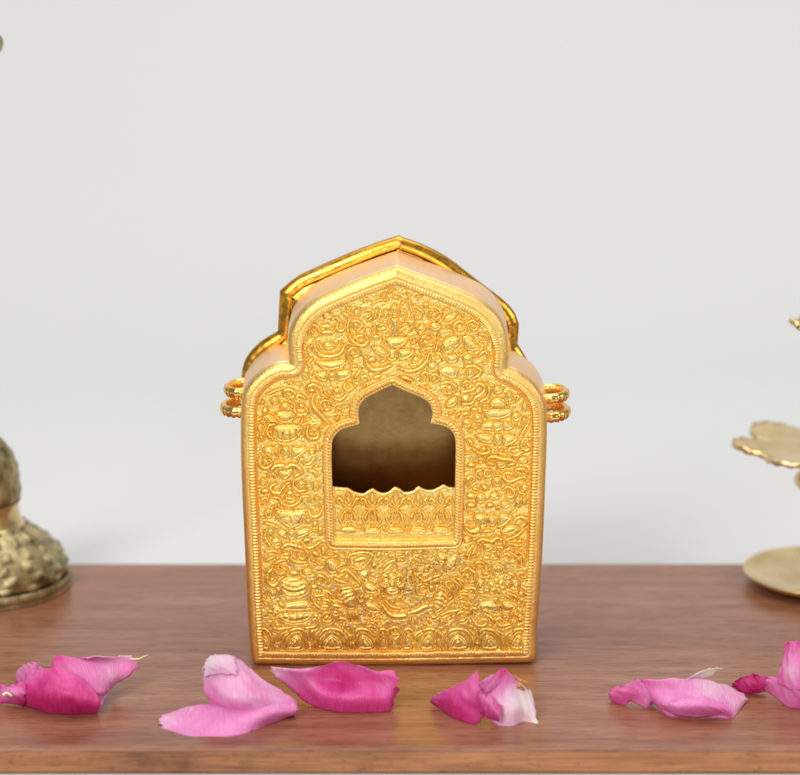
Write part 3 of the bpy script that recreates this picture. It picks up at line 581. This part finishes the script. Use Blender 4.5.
# --- back flange: traced outline, sharper corners than the front
B_top_L = [(399, 236), (376, 243), (352, 252), (317, 267.5), (296, 277.5), (280, 290.5)]
B_c_L = [(280, 290.5), (278.8, 312), (278, 331)]
B_sh_L = [(278, 331), (262, 341), (249, 354), (243, 366), (241.5, 382), (241, 420), (243, 470), (249, 560), (252, 622)]
B_bot = [(252, 622), (330, 623), (460, 623), (537, 622)]
B_sh_R = [(537, 622), (541, 560), (545, 470), (543, 420), (541, 392), (536, 374), (527, 359), (517.5, 344)]
B_c_R = [(517.5, 344), (518.5, 331), (518.8, 323)]
B_top_R = [(518.8, 323), (514, 312), (503, 300), (476, 279), (447, 257.5), (421, 244), (399, 236)]
n_ = 6
BK = segs(B_top_L, B_c_L, B_sh_L, B_bot, B_sh_R, B_c_R, B_top_R, n=n_)[:-1]
bk = atY(BK[:, 0], BK[:, 1], DEP + 0.25); bk[:, 2] = np.maximum(bk[:, 2], 0)
fl = [grow(bk, -0.80, DEP + 0.04), grow(bk, -0.40, DEP + 0.05), grow(bk, -0.37, DEP + 0.08), grow(bk, -0.34, DEP + 0.02), grow(bk, -0.30, DEP - 0.01), grow(bk, -0.12, DEP + 0.08), grow(bk, -0.03, DEP + 0.13), grow(bk, 0.0, DEP + 0.18), grow(bk, 0.0, DEP + 0.38), grow(bk, -0.08, DEP + 0.42)]
for q_, R2 in enumerate(fl[1:-1]):
    s_ = np.arange(len(R2)); wob = 0.012 * np.sin(s_ * 0.37 + q_ * .2) + 0.004 * np.sin(s_ * 1.9 + 1 + q_ * .2)
    R2[:, 2] = np.maximum(R2[:, 2] + wob * 0.5, 0); R2[:, 1] += wob
strip(fl, 'back_rim', M_flange)

# --- inside: back plate, lining
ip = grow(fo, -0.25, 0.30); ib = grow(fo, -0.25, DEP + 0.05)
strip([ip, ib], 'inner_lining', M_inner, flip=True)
def cap(R, name, mat):
    c = np.array([[R[:, 0].mean(), R[0, 1], 6.0]]); v = np.vstack([R, c]); n = len(R)
    return mesh(name, v, [(i, (i + 1) % n, n) for i in range(n)], mat, gau, box_o, smooth=False)
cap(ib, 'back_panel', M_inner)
bo = grow(bk, -0.07, DEP + 0.41); cap(bo, 'back_cover', M_flange)

# --- strap loops: two on either side
def loop(cx_px, cy_px, yc, rx, ry, name='strap_loop'):
    c = atY(cx_px, cy_px, yc); v = []; f = []; NU, NV = 72, 14
    for i in range(NU):
        a = 2 * math.pi * i / NU
        for j in range(NV):
            b_ = 2 * math.pi * j / NV
            rib = 0.92 + 0.26 * (abs(math.sin(a * 9)) if math.sin(b_) < 0.6 else 0)
            rt = 0.11 * rib; zt = 0.165 * rib
            rad = math.cos(b_) * rt
            v.append((c[0] + (rx + rad) * math.cos(a), c[1] + (ry + rad) * math.sin(a), c[2] + zt * math.sin(b_) + 0.03 * math.cos(a)))
    for i in range(NU):
        for j in range(NV):
            f.append((i * NV + j, i * NV + (j + 1) % NV, ((i + 1) % NU) * NV + (j + 1) % NV, ((i + 1) % NU) * NV + j))
    return mesh(name, v, f, M_ring, gau, box_o, flip=True)
loop(242, 387.5, 1.3, 0.42, 0.62); loop(241, 406, 1.3, 0.50, 0.68)
loop(550, 393.5, 1.3, 0.46, 0.62); loop(550, 411, 1.3, 0.50, 0.68)

# ------------------------------------------------------------------ petals
def lobe(name, rows, parent, org, mat=None, n=9, seed=0, wr=0.03, thick=0.014):
    G = np.array(rows, float)                      # rows x cols x (px, py, h, tone)
    R0, C0 = G.shape[:2]
    def cr(A, n):                                  # catmull along axis 0
        Q = np.concatenate([2 * A[:1] - A[1:2], A, 2 * A[-1:] - A[-2:-1]]); out = []
        for i in range(len(A) - 1):
            a, b_, c, d_ = Q[i:i + 4]
            for k in range(n):
                t = k / n; out.append(0.5 * (2 * b_ + (c - a) * t + (2 * a - 5 * b_ + 4 * c - d_) * t * t + (3 * b_ - a - 3 * c + d_) * t ** 3))
        out.append(A[-1]); return np.array(out)
    W3 = np.zeros((R0, C0, 4)); W3[..., :3] = atZ(G[..., 0], G[..., 1], G[..., 2]) if False else 0
    p = np.stack([atZ(G[i, :, 0], G[i, :, 1], G[i, :, 2]) if False else np.array([atZ(*G[i, j, :2], z=G[i, j, 2]) for j in range(C0)]) for i in range(R0)])
    W3[..., :3] = p; W3[..., 3] = G[..., 3]
    S_ = cr(W3, n); S_ = np.swapaxes(cr(np.swapaxes(S_, 0, 1), n), 0, 1)
    r, c = S_.shape[:2]; rs = np.random.RandomState(seed)
    U, V_ = np.meshgrid(np.linspace(0, 1, c), np.linspace(0, 1, r))
    wv = np.zeros((r, c))
    for _ in range(9):
        fu, fv = rs.uniform(2, 13), rs.uniform(1, 7); wv += rs.uniform(.3, 1) * np.sin(fu * U * 3 + fv * V_ * 3 + rs.uniform(0, 6.28)) / 3.5
    edge = 1 + 1.1 * np.exp(-np.minimum.reduce([V_, 1 - V_, U, 1 - U]) * 14)
    du = np.gradient(S_[..., :3], axis=1); dv = np.gradient(S_[..., :3], axis=0); nn = np.cross(du, dv); nn /= np.linalg.norm(nn, axis=-1)[..., None] + 1e-9
    anc = np.clip((S_[..., 2] - 0.03) / 0.35, 0, 1)
    S_[..., :3] += nn * (wv * wr * edge * anc)[..., None]
    ej = np.exp(-np.minimum.reduce([V_, 1 - V_, U, 1 - U]) * 22); e1 = np.zeros((r, c)); e2 = np.zeros((r, c))
    for _ in range(6):
        fu, fv = rs.uniform(8, 34), rs.uniform(8, 34); e1 += np.sin(fu * U + fv * V_ + rs.uniform(0, 6.28)) / 6; e2 += np.sin(fv * U - fu * V_ + rs.uniform(0, 6.28)) / 6
    ejd = ej[..., None] * (e1[..., None] * du / (np.linalg.norm(du, axis=-1)[..., None] + 1e-9) + e2[..., None] * dv / (np.linalg.norm(dv, axis=-1)[..., None] + 1e-9)) * 0.08; ejd[..., 2] *= anc; S_[..., :3] += ejd
    crk = np.abs(np.sin(U * rs.uniform(5, 9) + np.sin(V_ * 4 + rs.uniform(0, 6)) * 0.9)) ** 0.6
    S_[..., :3] += nn * (crk * wr * 0.9 * anc)[..., None]
    S_[..., 2] = np.maximum(S_[..., 2] - 0.045 * np.clip(1 - S_[..., 2] / 0.4, 0, 1), -0.004)
    I, J = np.meshgrid(np.arange(r - 1), np.arange(c - 1), indexing='ij'); k = (I * c + J).ravel()
    q = np.stack([k, k + 1, k + c + 1, k + c], -1)
    o = mesh(name, S_[..., :3].reshape(-1, 3), q, mat or M_petal, parent, org)
    me = o.data; at = me.attributes.new('tone', 'FLOAT', 'POINT'); at.data.foreach_set('value', S_[..., 3].ravel().astype(np.float32))
    uvl = me.uv_layers.new(name='UVMap'); vi = np.zeros(len(me.loops), np.int32); me.loops.foreach_get('vertex_index', vi)
    uvs = np.stack([V_.ravel()[vi], U.ravel()[vi]], -1).astype(np.float32); uvl.data.foreach_set('uv', uvs.ravel())
    so_ = o.modifiers.new('thickness', 'SOLIDIFY'); so_.thickness = thick * CM; so_.offset = 0
    return o
def tube(name, pts, rad, mat, parent, org, nv=8):
    P = catmull(np.array(pts, float), 6); v = []; f = []; n = len(P)
    for i, p in enumerate(P):
        t = P[min(i + 1, n - 1)] - P[max(i - 1, 0)]; t /= np.linalg.norm(t); a = np.cross(t, (0, 0, 1.0)); a /= np.linalg.norm(a) + 1e-9; b_ = np.cross(t, a)
        rr_ = rad * (1 - 0.55 * i / n)
        for j in range(nv): g = 2 * math.pi * j / nv; v.append(p + rr_ * (math.cos(g) * a + math.sin(g) * b_))
    for i in range(n - 1):
        for j in range(nv): f.append((i * nv + j, i * nv + (j + 1) % nv, (i + 1) * nv + (j + 1) % nv, (i + 1) * nv + j))
    f.append(tuple(range(nv))[::-1]); f.append(tuple((n - 1) * nv + j for j in range(nv)))
    return mesh(name, v, f, mat, parent, org)
def Z(px, py, h): return atZ(px, py, z=h)
def ptl(name, px, py, label):
    o = atZ(px, py, z=0.0); o = tuple(float(x) for x in o); e_ = empty(name, o); tag(e_, label, 'petal', 'rose petals scattered on the board'); return e_, o

# 1 crumpled flower at the left edge
g1, o1 = ptl('rose_petal', 70, 712, "crumpled deep pink petal cluster with thin stalk, leftmost on the wooden board")
lobe('petal_fold', [
 [(22, 703, .05, .8), (48, 712, .02, .85), (75, 714, .02, .8), (98, 711, .05, .75)],
 [(18, 692, .45, .75), (45, 697, .6, .85), (72, 698, .7, .8), (100, 703, .4, .7)],
 [(24, 680, .75, .6), (48, 682, 1.0, .72), (72, 682, 1.05, .72), (92, 688, .7, .55)],
 [(30, 668, .9, .45), (48, 668, 1.25, .6), (62, 668, 1.35, .6), (80, 676, 1.1, .5)]], g1, o1, seed=1)
lobe('petal_fold', [
 [(60, 690, .7, .6), (85, 694, .6, .55), (106, 692, .4, .45), (112, 686, .3, .35)],
 [(52, 668, 1.2, .68), (78, 672, 1.1, .5), (105, 676, .8, .38), (125, 678, .5, .4)],
 [(57, 655, 1.5, .75), (72, 659, 1.4, .55), (100, 658, 1.1, .33), (138, 667, .7, .5)],
 [(62, 660, 1.3, .7), (80, 658, 1.35, .42), (108, 656, 1.2, .2), (131, 656, 1.0, .14)]], g1, o1, seed=2, wr=.02)
lobe('petal_fold', [
 [(-6, 703, .1, .8), (8, 702, .1, .7), (24, 705, .05, .8)],
 [(-6, 690, .35, .6), (10, 694, .45, .3), (26, 694, .5, .7)],
 [(-4, 685, .6, .7), (10, 686, .6, .6), (26, 682, .8, .65)]], g1, o1, seed=3)
lobe('petal_fold', [
 [(84, 692, .45, .6), (90, 700, .3, .6), (99, 710, .06, .55)],
 [(88, 686, .5, .35), (98, 692, .4, .3), (103, 702, .2, .4)],
 [(92, 680, .5, .4), (106, 686, .4, .3), (108, 692, .35, .35)]], g1, o1, seed=4, wr=.01)
lobe('petal_fold', [
 [(16, 682, .5, .5), (24, 682, .6, .45), (34, 680, .8, .5)],
 [(17, 672, .8, .35), (26, 668, 1.0, .4), (38, 668, 1.1, .5)],
 [(22, 668, .95, .3), (30, 663, 1.15, .35), (40, 664, 1.2, .5)]], g1, o1, seed=5)
tube('stamen', [Z(3, 695, .5), Z(7, 693, .56), Z(12, 696, .52)], 0.05, M_stem, g1, o1)
tube('petal_stalk', [Z(130, 659, .95), Z(138, 659, .95), Z(145, 656, 1.0), Z(148, 655, 1.05)], 0.03, M_stem, g1, o1)

# 2 heart-shaped pale petal
g2, o2 = ptl('rose_petal', 235, 734, "light pink heart-shaped folded petal, in front of the gold box's left corner")
lobe('petal_fold', [
 [(163, 728, .02, .36), (187, 735, .0, .4), (215, 737, 0, .42), (245, 733, .0, .45), (272, 722, .03, .5), (294, 714, .05, .5)],
 [(160, 722, .08, .32), (186, 723, .12, .34), (215, 723, .2, .4), (245, 722, .25, .4), (270, 714, .35, .42), (297, 711, .25, .42)],
 [(160, 716, .12, .32), (186, 713, .22, .34), (212, 710, .35, .4), (240, 710, .45, .36), (268, 706, .5, .38), (296, 704, .4, .38)],
 [(172, 711, .15, .3), (188, 707, .28, .33), (207, 704, .42, .4), (236, 702, .6, .34), (262, 698, .7, .36), (290, 698, .5, .38)]], g2, o2, seed=7, wr=.02)
lobe('petal_fold', [
 [(210, 704, .41, .40), (226, 710, .36, .44), (246, 713, .36, .38), (270, 711, .36, .38), (297, 709, .30, .4)],
 [(205, 690, .8, .36), (221, 695, .85, .33), (243, 698, .85, .33), (268, 697, .72, .34), (294, 699, .5, .38)],
 [(202, 675, 1.15, .28), (220, 675, 1.3, .28), (240, 678, 1.25, .3), (259, 685, 1.0, .32), (281, 691, .7, .36)],
 [(205, 661, 1.55, .16), (216, 656, 1.7, .18), (232, 656, 1.7, .26), (249, 668, 1.35, .32), (264, 682, 1.0, .34)]], g2, o2, seed=8, wr=.02)
lobe('petal_fold', [
 [(203, 676, 1.2, .2), (220, 674, 1.35, .24), (238, 675, 1.35, .3)],
 [(204, 667, 1.45, .12), (218, 664, 1.62, .2), (236, 664, 1.6, .28)],
 [(206, 659, 1.62, .12), (218, 655, 1.78, .16), (234, 656, 1.75, .26)]], g2, o2, seed=9, wr=.012)

# 3 magenta petal in front of the box
g3, o3 = ptl('rose_petal', 350, 711, "long curved magenta petal just in front of the gold box")
lobe('petal_fold', [
 [(290, 690, .35, .55), (312, 704, .06, .66), (335, 711, .02, .75), (362, 712, .02, .72), (388, 711, .02, .7), (393, 707, .08, .68)],
 [(280, 680, .6, .38), (308, 690, .5, .62), (334, 696, .5, .72), (362, 698, .5, .68), (386, 698, .45, .64), (393, 697, .42, .64)],
 [(273, 672, .8, .2), (304, 677, .9, .52), (333, 680, .75, .74), (360, 682, .85, .72), (384, 684, .8, .6), (395, 686, .75, .62)],
 [(272, 668, .9, .18), (302, 671, 1.1, .38), (330, 667, 1.2, .6), (356, 668, 1.3, .6), (378, 673, 1.15, .6), (398, 679, .95, .65)],
 [(272, 667, .9, .2), (300, 669, 1.12, .35), (328, 664, 1.35, .55), (348, 662, 1.5, .66), (372, 671, 1.2, .62), (393, 671, 1.15, .6)]], g3, o3, seed=10, wr=.025)
lobe('petal_fold', [
 [(388, 706, .2, .72), (393, 702, .25, .7), (394, 694, .3, .7)],
 [(390, 694, .5, .7), (396, 692, .45, .75), (399, 690, .45, .8)],
 [(388, 686, .7, .6), (395, 687, .6, .7), (398, 687, .55, .75)]], g3, o3, seed=11, wr=.01)

# 4 crumpled petal with white tip
g4, o4 = ptl('rose_petal', 488, 724, "crumpled pink petal with white tip and dried brown stamen")
lobe('petal_fold', [
 [(431, 702, .12, .8), (442, 709, .05, .8), (456, 718, .03, .82), (474, 723, .03, .72), (484, 716, .2, .7)],
 [(432, 699, .25, .62), (446, 698, .5, .7), (460, 703, .55, .72), (474, 707, .5, .75), (486, 706, .5, .62)],
 [(438, 695, .45, .5), (452, 689, .8, .62), (464, 691, .9, .6), (474, 694, .9, .6), (482, 696, .8, .6)],
 [(446, 693, .6, .45), (460, 684, 1.0, .55), (471, 677, 1.3, .55), (477, 672, 1.45, .6), (480, 680, 1.25, .55)]], g4, o4, seed=12)
lobe('petal_fold', [
 [(484, 714, .3, .7), (497, 724, .05, .3), (511, 726, .02, .22), (524, 721, .03, .15), (538, 723, .02, .02)],
 [(482, 700, .7, .6), (498, 706, .55, .28), (512, 708, .5, .18), (524, 706, .45, .12), (537, 718, .1, .05)],
 [(482, 686, 1.05, .65), (498, 690, .95, .38), (510, 690, .9, .26), (522, 690, .8, .2), (534, 704, .4, .1)],
 [(488, 680, 1.2, .62), (504, 668, 1.5, .8), (508, 672, 1.4, .6), (518, 682, 1.05, .3), (531, 690, .7, .16)]], g4, o4, seed=13, wr=.025)
lobe('petal_fold', [
 [(476, 705, .5, .7), (486, 715, .3, .75), (498, 721, .15, .75)],
 [(478, 697, .85, .55), (488, 704, .7, .58), (500, 716, .4, .62)],
 [(481, 692, 1.0, .55), (492, 697, .85, .5), (499, 707, .55, .7)]], g4, o4, seed=14)
lobe('petal_fold', [
 [(478, 684, 1.15, .55), (486, 692, .95, .6), (492, 690, .98, .6)],
 [(482, 681, 1.3, .45), (492, 682, 1.22, .5), (499, 680, 1.25, .55)],
 [(486, 678, 1.35, .4), (496, 673, 1.45, .55), (503, 667, 1.6, .8)]], g4, o4, seed=15, wr=.015)
lobe('petal_fold', [
 [(430, 702, .15, .9), (438, 704, .2, .8), (446, 706, .2, .8)],
 [(432, 698, .3, .6), (440, 695, .45, .45), (450, 694, .5, .5)],
 [(436, 696, .38, .5), (444, 692, .58, .3), (452, 691, .65, .4)]], g4, o4, seed=16, wr=.01)
tube('stamen', [Z(526, 690, .72), Z(522, 689, .82), Z(519, 686, .95), Z(517, 688, .9)], 0.09, M_stamen, g4, o4)
tube('stamen', [Z(527, 684, .95), Z(523, 681, 1.05), Z(519, 680, 1.08), Z(514, 676, 1.15)], 0.06, M_stamen, g4, o4)

# 5 flat petal on the right
g5, o5 = ptl('rose_petal', 680, 716, "broad flat pink petal with yellowish white spike, right of the gold box")
lobe('petal_fold', [
 [(652, 700, .12, .5), (668, 715, .03, .5), (690, 716, .03, .5), (712, 716, .05, .45), (731, 717, .02, .4), (740, 708, .05, .34)],
 [(645, 694, .35, .5), (664, 704, .3, .45), (688, 704, .35, .42), (710, 704, .35, .36), (732, 707, .2, .32), (746, 700, .1, .32)],
 [(640, 686, .55, .55), (660, 691, .55, .44), (686, 692, .6, .36), (708, 693, .55, .3), (730, 696, .35, .3), (748, 698, .15, .3)],
 [(635, 680, .7, .6), (658, 680, .85, .46), (684, 678, .95, .36), (706, 680, .8, .3), (725, 686, .55, .28), (743, 693, .25, .28)]], g5, o5, seed=17, wr=.02)
lobe('petal_fold', [
 [(660, 706, .25, .5), (676, 714, .12, .45), (700, 716, .08, .42), (722, 714, .1, .42), (733, 717, .03, .45)],
 [(662, 704, .4, .4), (678, 706, .45, .38), (700, 706, .5, .4), (718, 708, .4, .42), (731, 712, .2, .42)],
 [(666, 705, .35, .5), (684, 698, .6, .42), (704, 697, .65, .36), (718, 702, .5, .42), (728, 708, .3, .42)]], g5, o5, seed=18, wr=.02)
lobe('petal_fold', [
 [(611, 700, .05, .62), (624, 704, .03, .55), (632, 700, .15, .5), (646, 707, .03, .45), (653, 702, .1, .4)],
 [(609, 694, .25, .6), (622, 693, .4, .55), (636, 692, .45, .5), (648, 696, .35, .4), (654, 697, .3, .45)],
 [(613, 688, .4, .6), (624, 685, .6, .55), (637, 680, .8, .5), (646, 686, .6, .45), (652, 691, .5, .5)]], g5, o5, seed=19, wr=.025)
lobe('petal_tip', [
 [(686, 680, .9, .25), (700, 678, .85, .12), (710, 677, .8, .06)],
 [(692, 676, 1.0, .2), (706, 672, 1.0, .06), (718, 670, 1.0, -.05)],
 [(698, 672, 1.05, .1), (710, 668.5, 1.1, .0), (724, 668, 1.1, -.1)]], g5, o5, seed=20, wr=.005)

# 6 dark curl joined to the petal cut by the right edge of the view
g6, o6 = ptl('rose_petal', 785, 704, "bright pink petal with dark red curled end, cut by the right edge")
lobe('petal_fold', [
 [(733, 686, .15, .95), (744, 692, .05, .8), (755, 692, .05, .85), (766, 690, .12, .7)],
 [(733, 683, .3, .92), (744, 684, .35, .68), (756, 684, .4, .82), (766, 684, .4, .6)],
 [(738, 680, .42, 1.0), (748, 675, .62, .95), (757, 674, .68, .95), (765, 678, .55, .7)]], g6, o6, seed=21, wr=.05)
lobe('petal_fold', [
 [(763, 688, .2, .55), (776, 697, .1, .5), (788, 706, .03, .45), (800, 708, .03, .5), (815, 706, .05, .5)],
 [(764, 680, .5, .5), (780, 686, .5, .42), (792, 694, .45, .38), (804, 696, .45, .5), (818, 694, .45, .5)],
 [(768, 677, .6, .55), (784, 680, .7, .5), (796, 688, .7, .45), (806, 684, .8, .5), (820, 682, .8, .5)]], g6, o6, seed=22, wr=.02)
lobe('petal_fold', [
 [(778, 682, .65, .55), (792, 690, .6, .5), (806, 690, .6, .5), (822, 688, .6, .55)],
 [(780, 670, 1.0, .5), (790, 672, 1.1, .32), (804, 670, 1.15, .42), (822, 668, 1.1, .5)],
 [(783, 656, 1.4, .5), (792, 656, 1.5, .42), (806, 655, 1.5, .5), (820, 654, 1.5, .55)],
 [(786, 642, 1.85, .62), (795, 641, 1.9, .58), (806, 642, 1.9, .6), (818, 643, 1.85, .6)]], g6, o6, seed=23, wr=.03)

# ------------------------------------------------------------------ blurred brassware behind
def lathe(name, prof_, c, mat, parent, org, n=64, mod=None):
    v = []; f = []; m_ = len(prof_)
    for i in range(n):
        a = 2 * math.pi * i / n
        for (r, z) in prof_:
            k = mod(a, r, z) if mod else 0; v.append((c[0] + (r + k) * math.cos(a), c[1] + (r + k) * math.sin(a), z))
    for i in range(n):
        for j in range(m_ - 1): f.append((i * m_ + j, ((i + 1) % n) * m_ + j, ((i + 1) % n) * m_ + j + 1, i * m_ + j + 1))
    return mesh(name, v, f, mat, parent, org)
def smoothp(P, n=5): return [tuple(p) for p in catmull(P, n)]
YL = 7.5
cl = atZ(-14, 585); cl = (float(atY(-14, 560, YL)[0]), YL, 0.0)
def zL(py): return float(atY(0, py, YL)[2])
def rL(px, py=540): return float(atY(px, py, YL)[0]) - cl[0]
sl = empty('brass_figurine', cl); tag(sl, "aged brass figurine with beaded bulbous foot, blurred behind the leftmost petals", 'figurine')
zt = [(rL(58), 0), (rL(66), .12), (rL(67), .32), (rL(64), .5), (rL(66), .75)]
def knob_mod(a, r, z): return 0.10 * max(0, math.sin(a * 16 + (1.57 if int(z / 0.34) % 2 else 0))) * abs(math.sin(math.pi * z / 0.34)) 
lathe('foot', smoothp([(0.2, 0), (rL(62), 0), (rL(67), .1), (rL(68), .3), (rL(66), .42)], 3), cl, M_brass_old, sl, cl, n=160, mod=lambda a, r, z: 0.05 * abs(math.sin(a * 26)) if z > .15 else 0)
lathe('bulb', smoothp([(rL(64), .40), (rL(66), .62), (rL(63), .95), (rL(54), 1.35), (rL(40), 1.75), (rL(30), 2.0), (rL(25), 2.15)], 14), cl, M_brass_old, sl, cl, n=280, mod=knob_mod)
lathe('neck', smoothp([(rL(26), 2.12), (rL(22), 2.3), (rL(20), 2.6), (rL(20), 2.8), (rL(22), 2.95)]), cl, M_brass_new, sl, cl)
lathe('body', smoothp([(rL(19), 2.9), (rL(22), 3.1), (rL(21), 3.8), (rL(18), 4.3), (rL(11), 4.75), (rL(2), 5.1), (rL(-6), 5.6), (rL(-11), 6.2), (rL(-10), 8.5)]), cl, M_brass_old, sl, cl, n=160, mod=lambda a, r, z: 0.05 * max(0, math.sin(a * 13) * math.sin(z * 8)))
lathe('finial', smoothp([(rL(-10), 8.4), (rL(-6), 9.2), (rL(-9), 12), (rL(-9), zL(70)), (rL(-4, 56), zL(56)), (rL(3, 44), zL(44)), (rL(-4, 33), zL(33)), (rL(-10), zL(22)), (0.02, zL(5))]), cl, M_brass_old, sl, cl)

YR = 7.7
cr_ = (float(atY(822, 560, YR)[0]), YR, 0.0)
def rR(px, py=540): return cr_[0] - float(atY(px, py, YR)[0])
def zR(py): return float(atY(800, py, YR)[2])
sr = empty('brass_lamp_stand', cr_); tag(sr, "polished brass tiered stand with flower shaped dishes, blurred at right edge", 'lamp stand')
lathe('base_plate', smoothp([(0.6, 0.0), (1.6, 0.02), (rR(752), .22), (rR(746), .36), (rR(745), .45), (rR(748), .46), (rR(760), .36), (1.2, .30), (.6, .34), (.3, .5)], 4), cr_, M_brass_new, sr, cr_, n=96)
lathe('stem', smoothp([(.3, .4), (.22, .8), (.2, 1.6), (.24, zR(500)), (rR(804), zR(493)), (rR(794), zR(486)), (rR(792), zR(478)), (rR(800), zR(470)), (.3, zR(462)), (.25, zR(440)), (.2, zR(400)), (.3, zR(345)), (.22, zR(320)), (.2, zR(300))]), cr_, M_brass_new, sr, cr_, n=48)
def dish(px_out, py, name, up, NP=8, ph=0.0, w0=0.35):
    R0 = rR(px_out, py); z0 = zR(py); v = []; f = []
    nr, na = 12, 160
    for i in range(nr + 1):
        t = i / nr
        for k in range(na):
            a = 2 * math.pi * k / na; sc_ = abs(math.cos(NP * (a - ph) / 2)) ** 0.8
            r = R0 * t * (1 - w0 * t * (1 - sc_)); z = z0 + up * t * t * sc_ + 0.03 * math.sin(6 * NP * a) * t ** 3 - 0.25 * (1 - t) * t
            v.append((cr_[0] + r * math.cos(a), cr_[1] + r * math.sin(a), z))
    for i in range(nr):
        for k in range(na): f.append((i * na + k, i * na + (k + 1) % na, (i + 1) * na + (k + 1) % na, (i + 1) * na + k))
    o = mesh(name, v, f, M_brass_new, sr, cr_); s_ = o.modifiers.new('thickness', 'SOLIDIFY'); s_.thickness = 0.0016; return o
dish(731, 452, 'flower_dish', 0.22, 7, math.pi, .30); dish(788, 334, 'flower_dish', 0.42, 6, math.pi, .30)
